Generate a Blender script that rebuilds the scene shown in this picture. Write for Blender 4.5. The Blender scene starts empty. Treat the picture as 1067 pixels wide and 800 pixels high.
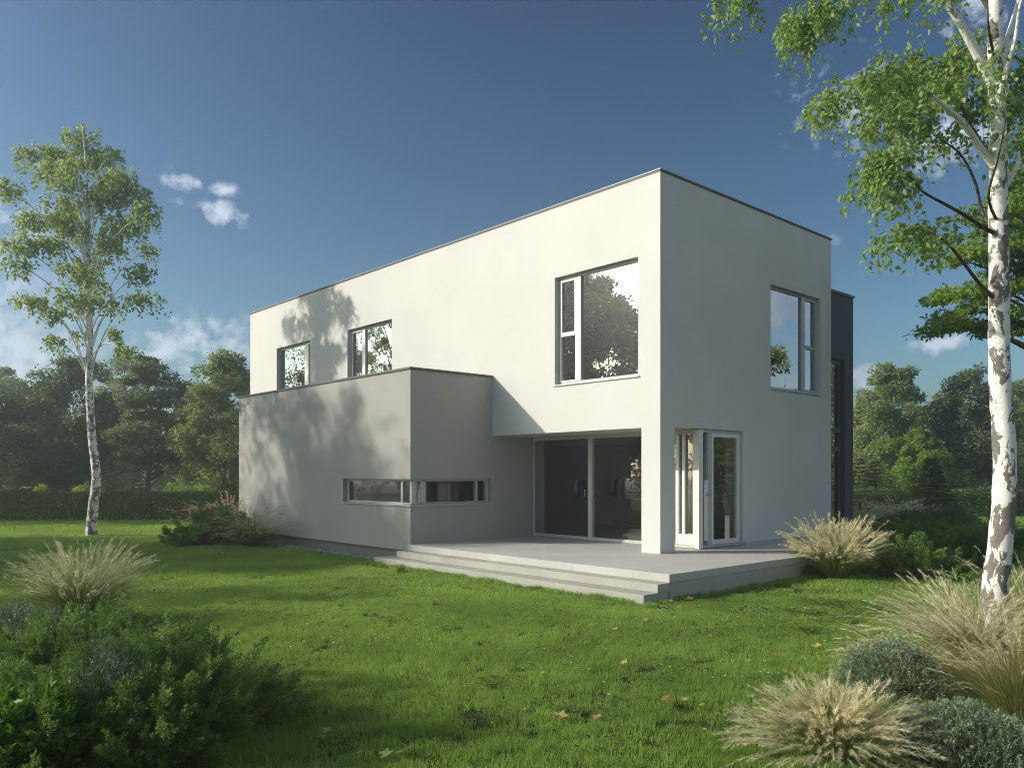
import bpy, math, random
import numpy as np
from mathutils import Vector, Matrix, Quaternion

R = math.radians
sc = bpy.context.scene
col = sc.collection
RNG = np.random.default_rng(7)
random.seed(7)

# ------------------------------------------------------------------ camera
G = 0.38                       # terrace height over the lawn
EYE = 1.78
cd = bpy.data.cameras.new('camera'); cam = bpy.data.objects.new('camera', cd); col.objects.link(cam)
cam.location = (0, 0, EYE); cam.rotation_euler = (R(90), 0, 0)
cd.sensor_width = 36; cd.lens = 36 * 834 / 1067; cd.shift_y = 94 / 1067
cd.clip_start = 0.05; cd.clip_end = 2000
sc.camera = cam

# ------------------------------------------------------------------ sun, sky, exposure
SUN = Vector((-1.0, -0.06, 0.495)).normalized()          # towards the sun
SUN_EL = math.asin(SUN.z); SUN_AZ = math.atan2(SUN.x, SUN.y)
ld = bpy.data.lights.new('sun', 'SUN'); ld.energy = 3.2; ld.angle = R(0.9); ld.color = (1.0, 0.94, 0.83)
lo = bpy.data.objects.new('sun', ld); col.objects.link(lo)
lo.rotation_euler = (-SUN).to_track_quat('-Z', 'Y').to_euler(); lo.location = (-40, 0, 40)

world = bpy.data.worlds.new('World'); sc.world = world; world.use_nodes = True
wt = world.node_tree; wn = wt.nodes; wl = wt.links; wn.clear()
sc.view_settings.view_transform = 'Standard'; sc.view_settings.look = 'None'
sc.view_settings.gamma = 1.0; sc.view_settings.use_curve_mapping = False
sc.view_settings.exposure = 0.66

def wnode(t, **k):
    n = wn.new(t)
    for a, v in k.items(): setattr(n, a, v)
    return n
def wmath(op, a, b=None, c=None, clamp=False):
    n = wn.new('ShaderNodeMath'); n.operation = op; n.use_clamp = clamp
    for i, v in enumerate((a, b, c)):
        if v is None: continue
        if isinstance(v, (int, float)): n.inputs[i].default_value = v
        else: wl.new(v, n.inputs[i])
    return n.outputs[0]
sky = wnode('ShaderNodeTexSky', sky_type='NISHITA')
sky.sun_disc = False; sky.sun_elevation = SUN_EL; sky.sun_rotation = SUN_AZ
sky.altitude = 300; sky.air_density = 1.0; sky.dust_density = 1.9; sky.ozone_density = 2.2
hs = wnode('ShaderNodeHueSaturation'); hs.inputs['Saturation'].default_value = 0.86
wl.new(sky.outputs[0], hs.inputs['Color'])
gm = wnode('ShaderNodeGamma'); gm.inputs[1].default_value = 1.68
def wscale(v, k):
    n = wn.new('ShaderNodeVectorMath'); n.operation = 'SCALE'; n.inputs['Scale'].default_value = k; wl.new(v, n.inputs[0]); return n.outputs[0]
wl.new(wscale(hs.outputs[0], .2), gm.inputs[0])      # deeper blue overhead, the horizon keeps its value
tint = wn.new('ShaderNodeVectorMath'); tint.operation = 'MULTIPLY'; tint.inputs[1].default_value = (.92 * 5.4, 1.06 * 5.4, .97 * 5.4)
wl.new(gm.outputs[0], tint.inputs[0]); skycol = tint.outputs[0]
tc = wnode('ShaderNodeTexCoord')
warp = wnode('ShaderNodeTexNoise'); warp.inputs['Scale'].default_value = 17; warp.inputs['Detail'].default_value = 9
warp.inputs['Roughness'].default_value = 0.62
wl.new(tc.outputs['Generated'], warp.inputs['Vector'])
# clouds, with added fill and glow banks: directions in the sky (azimuth from +Y to the right, elevation, half sizes in degrees, strength)
CLOUDS_AND_FILL = [(-22.3, 18.75, 1.5, .75, .5), (-19.9, 18.5, 1.15, .55, .45), (-19.9, 16.95, 1.9, .95, .58), (-22.6, 17.35, .8, .5, .36),
          (-21, 8.2, 7.5, 2.6, .62), (-17, 9.6, 4.5, 1.4, .35), (-30, 11, 7, 2.0, .3), (-38, 17, 5, 1.4, .25),
          (23.5, 23.2, 5.0, 3.2, .5), (28.5, 20.5, 6, 3.0, .5), (30.5, 26, 4.5, 2.4, .4), (20.6, 15.2, 1.5, .65, .55),
          (28.3, 8.2, 2.2, .8, .8), (23.6, 6.4, 1.9, 1.0, .6), (24, 3.2, 7, 2.6, .35),
          (52, 13, 16, 3.2, .85), (66, 19, 13, 3.0, .75), (80, 12, 16, 3.6, .8), (95, 22, 18, 4, .6), (72, 6, 20, 2.0, .6),
          (60, 27, 9, 2.2, .55), (-70, 14, 14, 3.5, .6), (-95, 20, 20, 4, .5), (-120, 26, 24, 6, .5), (170, 20, 30, 6, .6), (120, 30, 36, 12, .9), (160, 38, 30, 12, .9), (92, 40, 24, 8, .8), (135, 58, 40, 10, .8), (60, 44, 14, 5, .5), (140, 15, 60, 16, 1.0), (100, 24, 34, 12, .9), (-41, 7, 14, 9, 1.0), (-34, 14, 6, 3.5, .4)]  # unseen right-rear banks added as fill light; closing left pair imitates sun glow
acc = None
for az, el, ra, re, s in CLOUDS_AND_FILL:
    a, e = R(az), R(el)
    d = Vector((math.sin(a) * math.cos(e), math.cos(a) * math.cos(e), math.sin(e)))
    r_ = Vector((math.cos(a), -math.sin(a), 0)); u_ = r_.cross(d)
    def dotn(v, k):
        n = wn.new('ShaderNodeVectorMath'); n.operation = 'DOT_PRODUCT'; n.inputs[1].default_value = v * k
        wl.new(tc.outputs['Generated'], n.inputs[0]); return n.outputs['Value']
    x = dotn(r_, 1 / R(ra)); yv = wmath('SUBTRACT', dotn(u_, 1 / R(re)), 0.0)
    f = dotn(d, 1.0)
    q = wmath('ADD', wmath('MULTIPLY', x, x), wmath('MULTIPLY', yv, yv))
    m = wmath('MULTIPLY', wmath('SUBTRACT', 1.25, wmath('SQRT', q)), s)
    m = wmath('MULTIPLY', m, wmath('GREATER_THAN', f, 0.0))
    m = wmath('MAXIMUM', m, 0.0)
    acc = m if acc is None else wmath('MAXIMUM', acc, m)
fine = wnode('ShaderNodeTexNoise'); fine.inputs['Scale'].default_value = 62; fine.inputs['Detail'].default_value = 6; fine.inputs['Roughness'].default_value = .6
wl.new(tc.outputs['Generated'], fine.inputs['Vector'])
nz = wmath('ADD', wmath('MULTIPLY', wmath('SUBTRACT', warp.outputs['Fac'], 0.5), 2.6), wmath('MULTIPLY', wmath('SUBTRACT', fine.outputs['Fac'], 0.5), 2.4))
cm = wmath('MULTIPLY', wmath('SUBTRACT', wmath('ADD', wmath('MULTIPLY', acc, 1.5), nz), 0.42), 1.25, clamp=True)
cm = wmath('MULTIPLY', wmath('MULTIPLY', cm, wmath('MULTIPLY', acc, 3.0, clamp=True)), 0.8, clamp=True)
shade = wnode('ShaderNodeTexNoise'); shade.inputs['Scale'].default_value = 8; shade.inputs['Detail'].default_value = 4
wl.new(tc.outputs['Generated'], shade.inputs['Vector'])
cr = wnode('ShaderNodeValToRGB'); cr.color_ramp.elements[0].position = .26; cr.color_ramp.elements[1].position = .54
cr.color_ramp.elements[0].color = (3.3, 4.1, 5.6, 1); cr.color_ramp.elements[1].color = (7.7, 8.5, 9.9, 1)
wl.new(shade.outputs['Fac'], cr.inputs[0])
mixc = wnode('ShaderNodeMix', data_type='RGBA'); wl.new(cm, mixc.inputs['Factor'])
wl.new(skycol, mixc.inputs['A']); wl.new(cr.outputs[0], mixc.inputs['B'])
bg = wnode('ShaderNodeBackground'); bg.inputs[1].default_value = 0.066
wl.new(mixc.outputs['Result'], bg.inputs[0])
wo = wnode('ShaderNodeOutputWorld'); wl.new(bg.outputs[0], wo.inputs[0])

cy = sc.cycles
cy.use_denoising = True; cy.pixel_filter_type = 'BLACKMAN_HARRIS'; cy.filter_width = 1.1
cy.max_bounces = 10; cy.diffuse_bounces = 4; cy.glossy_bounces = 4; cy.transmission_bounces = 4
cy.transparent_max_bounces = 12; cy.volume_bounces = 1; cy.caustics_reflective = False; cy.caustics_refractive = False
cy.sample_clamp_indirect = 6

# ------------------------------------------------------------------ materials
MATS = {}
def newmat(name):
    m = bpy.data.materials.new(name); m.use_nodes = True
    MATS[name] = m
    nt = m.node_tree; nt.nodes.clear()
    return m, nt, nt.nodes, nt.links
def nd(N, t, **k):
    n = N.new(t)
    for a, v in k.items(): setattr(n, a, v)
    return n
def ramp(N, L, fac, stops):
    n = N.new('ShaderNodeValToRGB'); e = n.color_ramp.elements
    while len(e) < len(stops): e.new(.5)
    for el, (p, c) in zip(e, stops):
        el.position = p; el.color = tuple(c) + (1,) if len(c) == 3 else c
    L.new(fac, n.inputs[0]); return n.outputs[0]
def noise(N, L, scale, detail=4, rough=.55, coord='Object', mapping=None, dist=0):
    t = N.new('ShaderNodeTexCoord'); v = t.outputs[coord]
    if mapping:
        mp = N.new('ShaderNodeMapping'); mp.inputs['Scale'].default_value = mapping; L.new(v, mp.inputs[0]); v = mp.outputs[0]
    n = N.new('ShaderNodeTexNoise'); n.inputs['Scale'].default_value = scale; n.inputs['Detail'].default_value = detail
    n.inputs['Roughness'].default_value = rough; n.inputs['Distortion'].default_value = dist
    L.new(v, n.inputs['Vector']); return n.outputs['Fac']
def mixrgb(N, L, fac, a, b, blend='MIX'):
    n = N.new('ShaderNodeMix'); n.data_type = 'RGBA'; n.blend_type = blend
    for s, v in (('Factor', fac), ('A', a), ('B', b)):
        if isinstance(v, (int, float)): n.inputs[s].default_value = v
        elif isinstance(v, tuple): n.inputs[s].default_value = v + (1,) if len(v) == 3 else v
        else: L.new(v, n.inputs[s])
    return n.outputs['Result']
def bump(N, L, h, strength, dist=.01):
    b = N.new('ShaderNodeBump'); b.inputs['Strength'].default_value = strength; b.inputs['Distance'].default_value = dist
    L.new(h, b.inputs['Height']); return b.outputs[0]
def principled(N, L, base, rough=.6, metal=0, normal=None, spec=.5):
    p = N.new('ShaderNodeBsdfPrincipled')
    for s, v in (('Base Color', base), ('Roughness', rough)):
        if isinstance(v, (int, float)): p.inputs[s].default_value = v
        elif isinstance(v, tuple): p.inputs[s].default_value = v + (1,)
        else: L.new(v, p.inputs[s])
    p.inputs['Metallic'].default_value = metal; p.inputs['Specular IOR Level'].default_value = spec
    if normal is not None: L.new(normal, p.inputs['Normal'])
    return p.outputs[0]
def out(N, L, s):
    o = N.new('ShaderNodeOutputMaterial'); L.new(s, o.inputs['Surface'])

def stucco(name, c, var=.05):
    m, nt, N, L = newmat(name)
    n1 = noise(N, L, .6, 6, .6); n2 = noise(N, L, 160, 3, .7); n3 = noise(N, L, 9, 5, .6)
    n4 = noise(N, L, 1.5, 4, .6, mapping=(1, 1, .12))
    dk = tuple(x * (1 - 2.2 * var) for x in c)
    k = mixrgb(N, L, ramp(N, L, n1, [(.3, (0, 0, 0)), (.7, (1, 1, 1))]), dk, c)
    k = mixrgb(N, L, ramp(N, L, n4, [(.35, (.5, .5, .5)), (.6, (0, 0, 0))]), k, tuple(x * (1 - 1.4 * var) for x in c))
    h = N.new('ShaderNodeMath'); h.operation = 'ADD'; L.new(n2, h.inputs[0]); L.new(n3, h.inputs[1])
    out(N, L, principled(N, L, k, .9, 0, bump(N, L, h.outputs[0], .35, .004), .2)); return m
def paint(name, c, rough=.45, metal=0, var=.08):
    m, nt, N, L = newmat(name)
    n1 = noise(N, L, 5, 5, .6)
    k = mixrgb(N, L, n1, tuple(x * (1 - var) for x in c), tuple(min(1, x * (1 + var)) for x in c))
    out(N, L, principled(N, L, k, rough, metal)); return m
def concrete(name, c, joints=None):
    m, nt, N, L = newmat(name)
    n1 = noise(N, L, 1.3, 7, .62); n2 = noise(N, L, 45, 4, .65)
    vo = N.new('ShaderNodeTexVoronoi'); vo.inputs['Scale'].default_value = 26
    t = N.new('ShaderNodeTexCoord'); L.new(t.outputs['Object'], vo.inputs['Vector'])
    pores = ramp(N, L, vo.outputs['Distance'], [(.10, (1, 1, 1)), (.16, (0, 0, 0))])
    sel = ramp(N, L, noise(N, L, 7, 2), [(.56, (0, 0, 0)), (.6, (1, 1, 1))])
    pm = N.new('ShaderNodeMath'); pm.operation = 'MULTIPLY'; L.new(pores, pm.inputs[0]); L.new(sel, pm.inputs[1])
    k = mixrgb(N, L, ramp(N, L, n1, [(.3, (0, 0, 0)), (.7, (1, 1, 1))]), tuple(x * .74 for x in c), tuple(x * 1.08 for x in c))
    k = mixrgb(N, L, n2, k, tuple(x * .9 for x in c))
    k = mixrgb(N, L, pm.outputs[0], k, tuple(x * .4 for x in c))
    hgt = n2
    if joints:
        br = N.new('ShaderNodeTexBrick'); br.offset = 0; br.inputs['Scale'].default_value = 1
        br.inputs['Mortar Size'].default_value = .006; br.inputs['Brick Width'].default_value = joints[0]; br.inputs['Row Height'].default_value = joints[1]
        br.inputs['Color1'].default_value = (.9, .9, .9, 1); br.inputs['Color2'].default_value = (1.0, 1.0, 1.0, 1); br.inputs['Mortar'].default_value = (.78, .78, .78, 1)
        L.new(t.outputs['Object'], br.inputs['Vector'])
        k = mixrgb(N, L, 1.0, k, br.outputs['Color'], 'MULTIPLY')
    out(N, L, principled(N, L, k, .75, 0, bump(N, L, hgt, .3, .006), .35)); return m
def glass(name, tint, base, gloss=(1, 1, 1)):
    m, nt, N, L = newmat(name)
    fr = N.new('ShaderNodeFresnel'); fr.inputs['IOR'].default_value = 1.5
    geo = N.new('ShaderNodeNewGeometry')
    # pane seen from behind refracts as if from inside: keep the fresnel of the outer side for both
    ior = N.new('ShaderNodeMix'); ior.data_type = 'FLOAT'; L.new(geo.outputs['Backfacing'], ior.inputs['Factor'])
    ior.inputs['A'].default_value = 1.5; ior.inputs['B'].default_value = 1 / 1.5; L.new(ior.outputs['Result'], fr.inputs['IOR'])
    mm = N.new('ShaderNodeMath'); mm.operation = 'MULTIPLY_ADD'; mm.use_clamp = True
    L.new(fr.outputs[0], mm.inputs[0]); mm.inputs[1].default_value = 1.6; mm.inputs[2].default_value = base
    tr = N.new('ShaderNodeBsdfTransparent'); tr.inputs[0].default_value = tint + (1,)
    gl = N.new('ShaderNodeBsdfGlossy'); gl.inputs['Roughness'].default_value = 0.0; gl.inputs['Color'].default_value = gloss + (1,)
    mx = N.new('ShaderNodeMixShader'); L.new(mm.outputs[0], mx.inputs[0]); L.new(tr.outputs[0], mx.inputs[1]); L.new(gl.outputs[0], mx.inputs[2])
    out(N, L, mx.outputs[0]); return m
def leaf(name, stops, trans=.4, tcol=(.22, .30, .03), rough=.45, spec=.35, patch=.5, attr='rnd'):
    """leaf / blade material: per-face random value picks the green; a share of the light passes through"""
    m, nt, N, L = newmat(name)
    a = N.new('ShaderNodeAttribute'); a.attribute_name = attr
    c = ramp(N, L, a.outputs['Fac'], stops)
    if patch:
        g = N.new('ShaderNodeNewGeometry'); n = N.new('ShaderNodeTexNoise'); n.inputs['Scale'].default_value = patch; n.inputs['Detail'].default_value = 3
        L.new(g.outputs['Position'], n.inputs['Vector'])
        f = ramp(N, L, n.outputs['Fac'], [(.35, (.62, .68, .58)), (.65, (1.2, 1.14, 1.0))])
        c = mixrgb(N, L, 1.0, c, f, 'MULTIPLY')
    p = principled(N, L, c, rough, 0, None, spec)
    t = N.new('ShaderNodeBsdfTranslucent'); t.inputs[0].default_value = tcol + (1,)
    tm = mixrgb(N, L, .5, c, tcol); L.new(tm, t.inputs[0])
    mx = N.new('ShaderNodeMixShader'); mx.inputs[0].default_value = trans; L.new(p, mx.inputs[1]); L.new(t.outputs[0], mx.inputs[2])
    out(N, L, mx.outputs[0]); return m
def bark(name, c, d, scale=(9, 9, 2)):
    m, nt, N, L = newmat(name)
    n1 = noise(N, L, 1.0, 6, .65, mapping=scale)
    out(N, L, principled(N, L, ramp(N, L, n1, [(.35, d), (.65, c)]), .9, 0, bump(N, L, n1, .8, .03), .1)); return m
def birch_bark(name, dark_low, dark_top, scale):
    """white bark with horizontal lenticels and dark diamond scars, denser towards the foot of the trunk"""
    m, nt, N, L = newmat(name)
    t = N.new('ShaderNodeTexCoord'); sp = N.new('ShaderNodeSeparateXYZ'); L.new(t.outputs['Object'], sp.inputs[0])
    hgt = N.new('ShaderNodeMapRange'); L.new(sp.outputs['Z'], hgt.inputs['Value'])
    hgt.inputs['From Min'].default_value = 0; hgt.inputs['From Max'].default_value = 7
    hgt.inputs['To Min'].default_value = dark_low; hgt.inputs['To Max'].default_value = dark_top
    n1 = noise(N, L, 1.0, 5, .6, mapping=scale, dist=.6)
    sb = N.new('ShaderNodeMath'); sb.operation = 'SUBTRACT'; L.new(n1, sb.inputs[0]); L.new(hgt.outputs[0], sb.inputs[1])
    mask = ramp(N, L, sb.outputs[0], [(0.0, (0, 0, 0)), (.025, (1, 1, 1))])
    nl = noise(N, L, 1.0, 3, .5, mapping=(7, 7, 60))
    lent = ramp(N, L, nl, [(.60, (0, 0, 0)), (.66, (.55, .55, .55))])
    n2 = noise(N, L, 30, 5, .7)
    wh = mixrgb(N, L, n2, (.62, .59, .54), (.86, .84, .79))
    wh = mixrgb(N, L, lent, wh, (.38, .33, .28))
    dk = mixrgb(N, L, noise(N, L, 24, 5, .7), (.035, .03, .028), (.30, .26, .23))
    k = mixrgb(N, L, mask, wh, dk)
    hh = N.new('ShaderNodeMath'); hh.operation = 'MULTIPLY_ADD'; L.new(mask, hh.inputs[0]); hh.inputs[1].default_value = .7; L.new(n2, hh.inputs[2])
    out(N, L, principled(N, L, k, .75, 0, bump(N, L, hh.outputs[0], .6, .012), .25)); return m

stucco('white stucco', (.625, .615, .585), .045)
stucco('grey stucco', (.375, .365, .345), .06)
stucco('dark stucco', (.085, .09, .105), .05)
stucco('plinth', (.20, .195, .19), .06)
stucco('room white', (.55, .54, .52), .03)
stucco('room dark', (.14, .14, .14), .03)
paint('coping metal', (.30, .30, .30), .4, .0)
paint('coping dark', (.06, .06, .062), .5)
paint('frame grey', (.42, .43, .45), .4)
paint('frame lit white', (.72, .70, .66), .4)  # whiter copy of the grey frame paint, with sunlight put into it
paint('frame warm', (.50, .49, .46), .45)
paint('frame dark', (.07, .075, .085), .45)
paint('steel', (.6, .6, .6), .3, 1)
paint('cabinet grey', (.16, .165, .17), .5)
paint('cabinet light', (.42, .42, .42), .5)
paint('appliance black', (.015, .015, .017), .2)
paint('curtain', (.72, .69, .64), .9)
concrete('terrace concrete', (.50, .485, .455), (1.2, 1.2))
concrete('step concrete', (.40, .385, .345))
concrete('floor tiles', (.30, .29, .28), (.9, .9))
concrete('pale stone', (.62, .61, .60))
glass('mirror glass', (.30, .33, .34), .30)
glass('shop glass', (.55, .58, .60), .05)
glass('strip glass', (.62, .66, .68), .06)
leaf('birch leaf', [(0, (.13, .23, .055)), (.5, (.21, .33, .085)), (1, (.37, .45, .19))], .5, (.46, .64, .15))
leaf('birch leaf far', [(0, (.125, .22, .055)), (.5, (.205, .32, .085)), (1, (.34, .43, .16))], .5, (.46, .52, .13))
leaf('maple leaf', [(0, (.11, .19, .03)), (.5, (.17, .27, .045)), (1, (.26, .36, .075))], .55, (.44, .60, .06))
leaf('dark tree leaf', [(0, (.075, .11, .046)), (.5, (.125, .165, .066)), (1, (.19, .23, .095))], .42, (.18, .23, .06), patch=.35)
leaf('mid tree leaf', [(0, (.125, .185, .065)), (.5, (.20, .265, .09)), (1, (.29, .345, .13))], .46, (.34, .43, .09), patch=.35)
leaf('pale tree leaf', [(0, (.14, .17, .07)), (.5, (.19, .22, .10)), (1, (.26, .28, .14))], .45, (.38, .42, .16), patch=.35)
leaf('conifer needle', [(0, (.06, .105, .032)), (.5, (.11, .17, .048)), (1, (.19, .25, .07))], .34, (.2, .26, .05), patch=.6)
leaf('spruce needle', [(0, (.03, .055, .02)), (.5, (.055, .09, .03)), (1, (.13, .17, .05))], .25, (.14, .2, .05), patch=1.5)
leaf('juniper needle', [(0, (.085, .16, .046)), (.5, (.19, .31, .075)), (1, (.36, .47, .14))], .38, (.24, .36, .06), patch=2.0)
leaf('hedge leaf', [(0, (.05, .085, .027)), (.5, (.09, .14, .04)), (1, (.17, .225, .065))], .3, (.2, .27, .06), patch=1.2)
leaf('lavender leaf', [(0, (.085, .13, .075)), (.5, (.15, .21, .125)), (1, (.32, .38, .29))], .2, (.16, .22, .12), patch=3)
leaf('blue cushion leaf', [(0, (.06, .10, .065)), (.5, (.11, .165, .105)), (1, (.25, .32, .24))], .2, (.12, .16, .13), patch=3)
leaf('broad leaf', [(0, (.03, .09, .01)), (.5, (.05, .14, .014)), (1, (.09, .20, .02))], .35, (.16, .36, .02), patch=3)
leaf('grass blade', [(0, (.15, .265, .055)), (.5, (.225, .38, .085)), (.9, (.31, .44, .11)), (1, (.42, .39, .19))], .46, (.50, .66, .10), rough=.5, patch=.55)
leaf('fountain blade', [(0, (.09, .15, .035)), (.6, (.16, .23, .055)), (1, (.30, .30, .12))], .4, (.26, .32, .06), patch=2)
leaf('stipa blade', [(0, (.12, .15, .04)), (.6, (.22, .23, .075)), (1, (.42, .35, .17))], .4, (.40, .38, .12), patch=2)
leaf('plume', [(0, (.56, .51, .33)), (.5, (.76, .70, .52)), (1, (.90, .86, .72))], .42, (.85, .75, .5), rough=.8, spec=.1, patch=2)
leaf('plume pink', [(0, (.58, .44, .30)), (.5, (.74, .58, .42)), (1, (.86, .75, .58))], .4, (.7, .48, .32), rough=.8, spec=.1, patch=2)
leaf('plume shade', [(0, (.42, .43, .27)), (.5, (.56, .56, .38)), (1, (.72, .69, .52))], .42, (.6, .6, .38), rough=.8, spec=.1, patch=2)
leaf('clover leaf', [(0, (.045, .085, .018)), (.6, (.085, .13, .03)), (1, (.20, .22, .07))], .35, (.2, .3, .04), patch=2)
leaf('daisy petal', [(0, (.62, .62, .64)), (1, (.85, .85, .84))], .2, (.7, .7, .7), patch=0)
leaf('fallen leaf', [(0, (.20, .115, .05)), (.4, (.33, .21, .08)), (.7, (.42, .33, .11)), (1, (.30, .33, .12))], .25, (.5, .32, .05), patch=0)
leaf('fallen green', [(0, (.20, .27, .09)), (1, (.32, .38, .16))], .25, (.3, .36, .1), patch=0)
bark('grey bark', (.16, .14, .12), (.05, .043, .036))
bark('brown twig', (.13, .10, .085), (.045, .036, .03), (14, 14, 14))
bark('woody core', (.045, .04, .03), (.018, .016, .012), (6, 6, 6))
birch_bark('birch bark', .47, .575, (8, 8, 4.2))
birch_bark('birch bark limb', .62, .62, (12, 12, 5))
birch_bark('birch bark far', .47, .56, (9, 9, 5))
def ground_mat():
    m, nt, N, L = newmat('lawn soil')
    n1 = noise(N, L, .35, 5, .6); n2 = noise(N, L, 22, 5, .7)
    k = mixrgb(N, L, n1, (.05, .085, .018), (.085, .13, .026)); k = mixrgb(N, L, n2, k, (.03, .04, .014))
    out(N, L, principled(N, L, k, .95, 0, bump(N, L, n2, .8, .03), .1))
ground_mat()
def gravel_mat():
    m, nt, N, L = newmat('gravel stone')
    a = N.new('ShaderNodeAttribute'); a.attribute_name = 'rnd'
    out(N, L, principled(N, L, ramp(N, L, a.outputs['Fac'], [(0, (.10, .10, .105)), (.5, (.26, .255, .25)), (1, (.52, .51, .49))]), .8))
gravel_mat()

# ------------------------------------------------------------------ mesh helpers
class MB:
    """collects vertices and polygons, with a random value per face, for ONE mesh"""
    def __init__(s): s.v = []; s.q = []; s.t = []; s.rq = []; s.rt = []; s.n = 0; s.f = []
    def add(s, V, Q=None, T=None, rnd=None):
        V = np.asarray(V, np.float64).reshape(-1, 3); s.v.append(V)
        if Q is not None and len(Q):
            Q = np.asarray(Q, np.int64) + s.n; s.q.append(Q); s.rq.append(np.full(len(Q), .5) if rnd is None else np.broadcast_to(rnd, (len(Q),)))
        if T is not None and len(T):
            T = np.asarray(T, np.int64) + s.n; s.t.append(T); s.rt.append(np.full(len(T), .5) if rnd is None else np.broadcast_to(rnd, (len(T),)))
        s.n += len(V)
    def box(s, x0, x1, y0, y1, z0, z1):
        x0, x1 = sorted((x0, x1)); y0, y1 = sorted((y0, y1)); z0, z1 = sorted((z0, z1))
        V = [(x, y, z) for z in (z0, z1) for y in (y0, y1) for x in (x0, x1)]
        s.add(V, [(0, 2, 3, 1), (4, 5, 7, 6), (0, 1, 5, 4), (2, 6, 7, 3), (0, 4, 6, 2), (1, 3, 7, 5)])
    def leaves(s, P, D, Nn, Ln, Wd, rnd=None, fold=.0):
        """kite-shaped leaves: base P, direction D, normal Nn, length, width"""
        n = len(P)
        D = D / (np.linalg.norm(D, axis=1, keepdims=True) + 1e-9)
        S = np.cross(D, Nn); S /= (np.linalg.norm(S, axis=1, keepdims=True) + 1e-9)
        N2 = np.cross(S, D)
        Ln = np.broadcast_to(Ln, (n,))[:, None]; Wd = np.broadcast_to(Wd, (n,))[:, None]
        mid = P + D * Ln * .42 + N2 * Ln * fold
        V = np.stack([P, mid + S * Wd * .5, P + D * Ln, mid - S * Wd * .5], 1).reshape(-1, 3)
        Q = np.arange(4 * n).reshape(n, 4)
        s.add(V, Q, None, RNG.random(n) if rnd is None else rnd)
    def ribbons(s, pts, W, side, rnd=None):
        """pts (n,k,3): n ribbons of k points; W (k,) or (n,k) half widths; side (n,3)"""
        n, k, _ = pts.shape
        W = np.broadcast_to(W, (n, k))[:, :, None]; sd = side[:, None, :]
        V = np.stack([pts - sd * W, pts + sd * W], 2).reshape(-1, 3)
        b = (np.arange(n) * 2 * k)[:, None] + 2 * np.arange(k - 1)[None, :]
        b = b.reshape(-1); Q = np.stack([b, b + 1, b + 3, b + 2], 1)
        r = RNG.random(n) if rnd is None else rnd
        s.add(V, Q, None, np.repeat(r, k - 1))
    def tube(s, pts, rad, seg=7, cap=True, rough=0):
        pts = np.asarray(pts, float); k = len(pts); rad = np.broadcast_to(rad, (k,))
        T = np.gradient(pts, axis=0); T /= np.linalg.norm(T, axis=1, keepdims=True) + 1e-9
        ref = np.array([1., 0, 0]) if abs(T[0, 0]) < .8 else np.array([0, 1., 0])
        V = []
        for i in range(k):
            a = np.cross(T[i], ref); a /= np.linalg.norm(a) + 1e-9; b = np.cross(T[i], a); ref = -np.cross(T[i], a) if False else ref
            ang = np.arange(seg) * 2 * np.pi / seg
            rr = rad[i] * (1 + rough * RNG.uniform(-1, 1, seg))
            V.append(pts[i] + np.outer(np.cos(ang) * rr, a) + np.outer(np.sin(ang) * rr, b))
        V = np.concatenate(V); Q = []
        for i in range(k - 1):
            for j in range(seg):
                Q.append((i * seg + j, i * seg + (j + 1) % seg, (i + 1) * seg + (j + 1) % seg, (i + 1) * seg + j))
        Tt = []
        if cap:
            V = np.concatenate([V, pts[:1], pts[-1:]]); c0 = k * seg; c1 = c0 + 1
            for j in range(seg):
                Tt.append((c0, (j + 1) % seg, j)); Tt.append((c1, (k - 1) * seg + j, (k - 1) * seg + (j + 1) % seg))
        s.add(V, Q, Tt)
    def mesh(s, name, mat, smooth=False):
        me = bpy.data.meshes.new(name)
        V = np.concatenate(s.v) if s.v else np.zeros((0, 3))
        Q = np.concatenate(s.q) if s.q else np.zeros((0, 4), int); T = np.concatenate(s.t) if s.t else np.zeros((0, 3), int)
        me.vertices.add(len(V)); me.vertices.foreach_set('co', V.astype(np.float32).ravel())
        nl = Q.size + T.size; me.loops.add(nl); me.polygons.add(len(Q) + len(T))
        me.loops.foreach_set('vertex_index', np.concatenate([Q.ravel(), T.ravel()]).astype(np.int32))
        st = np.concatenate([np.arange(len(Q)) * 4, Q.size + np.arange(len(T)) * 3]).astype(np.int32)
        me.polygons.foreach_set('loop_start', st)
        me.polygons.foreach_set('use_smooth', np.full(len(Q) + len(T), smooth))
        r = np.concatenate([np.concatenate(s.rq) if s.rq else np.zeros(0), np.concatenate(s.rt) if s.rt else np.zeros(0)])
        at = me.attributes.new('rnd', 'FLOAT', 'FACE'); at.data.foreach_set('value', r.astype(np.float32))
        me.materials.append(MATS[mat]); me.update(); me.validate()
        return me
    def build(s, name, mat, parent=None, smooth=False, bevel=0):
        o = bpy.data.objects.new(name, s.mesh(name, mat, smooth)); col.objects.link(o)
        if parent is not None: o.parent = parent
        if bevel:
            b = o.modifiers.new('bevel', 'BEVEL'); b.width = bevel; b.segments = 2; b.limit_method = 'ANGLE'
        return o
def tag(o, label=None, cat=None, group=None, kind=None):
    if label: o['label'] = label
    if cat: o['category'] = cat
    if group: o['group'] = group
    if kind: o['kind'] = kind
    return o
def empty(name, loc, label, cat, group=None, rz=0):
    o = bpy.data.objects.new(name, None); col.objects.link(o); o.location = loc; o.rotation_euler.z = rz
    o.empty_display_size = .3
    return tag(o, label, cat, group)
def copy_tree(o, parent=None):
    c = o.copy(); col.objects.link(c)
    if parent is not None: c.parent = parent
    for ch in list(o.children): copy_tree(ch, c)
    return c
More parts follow.
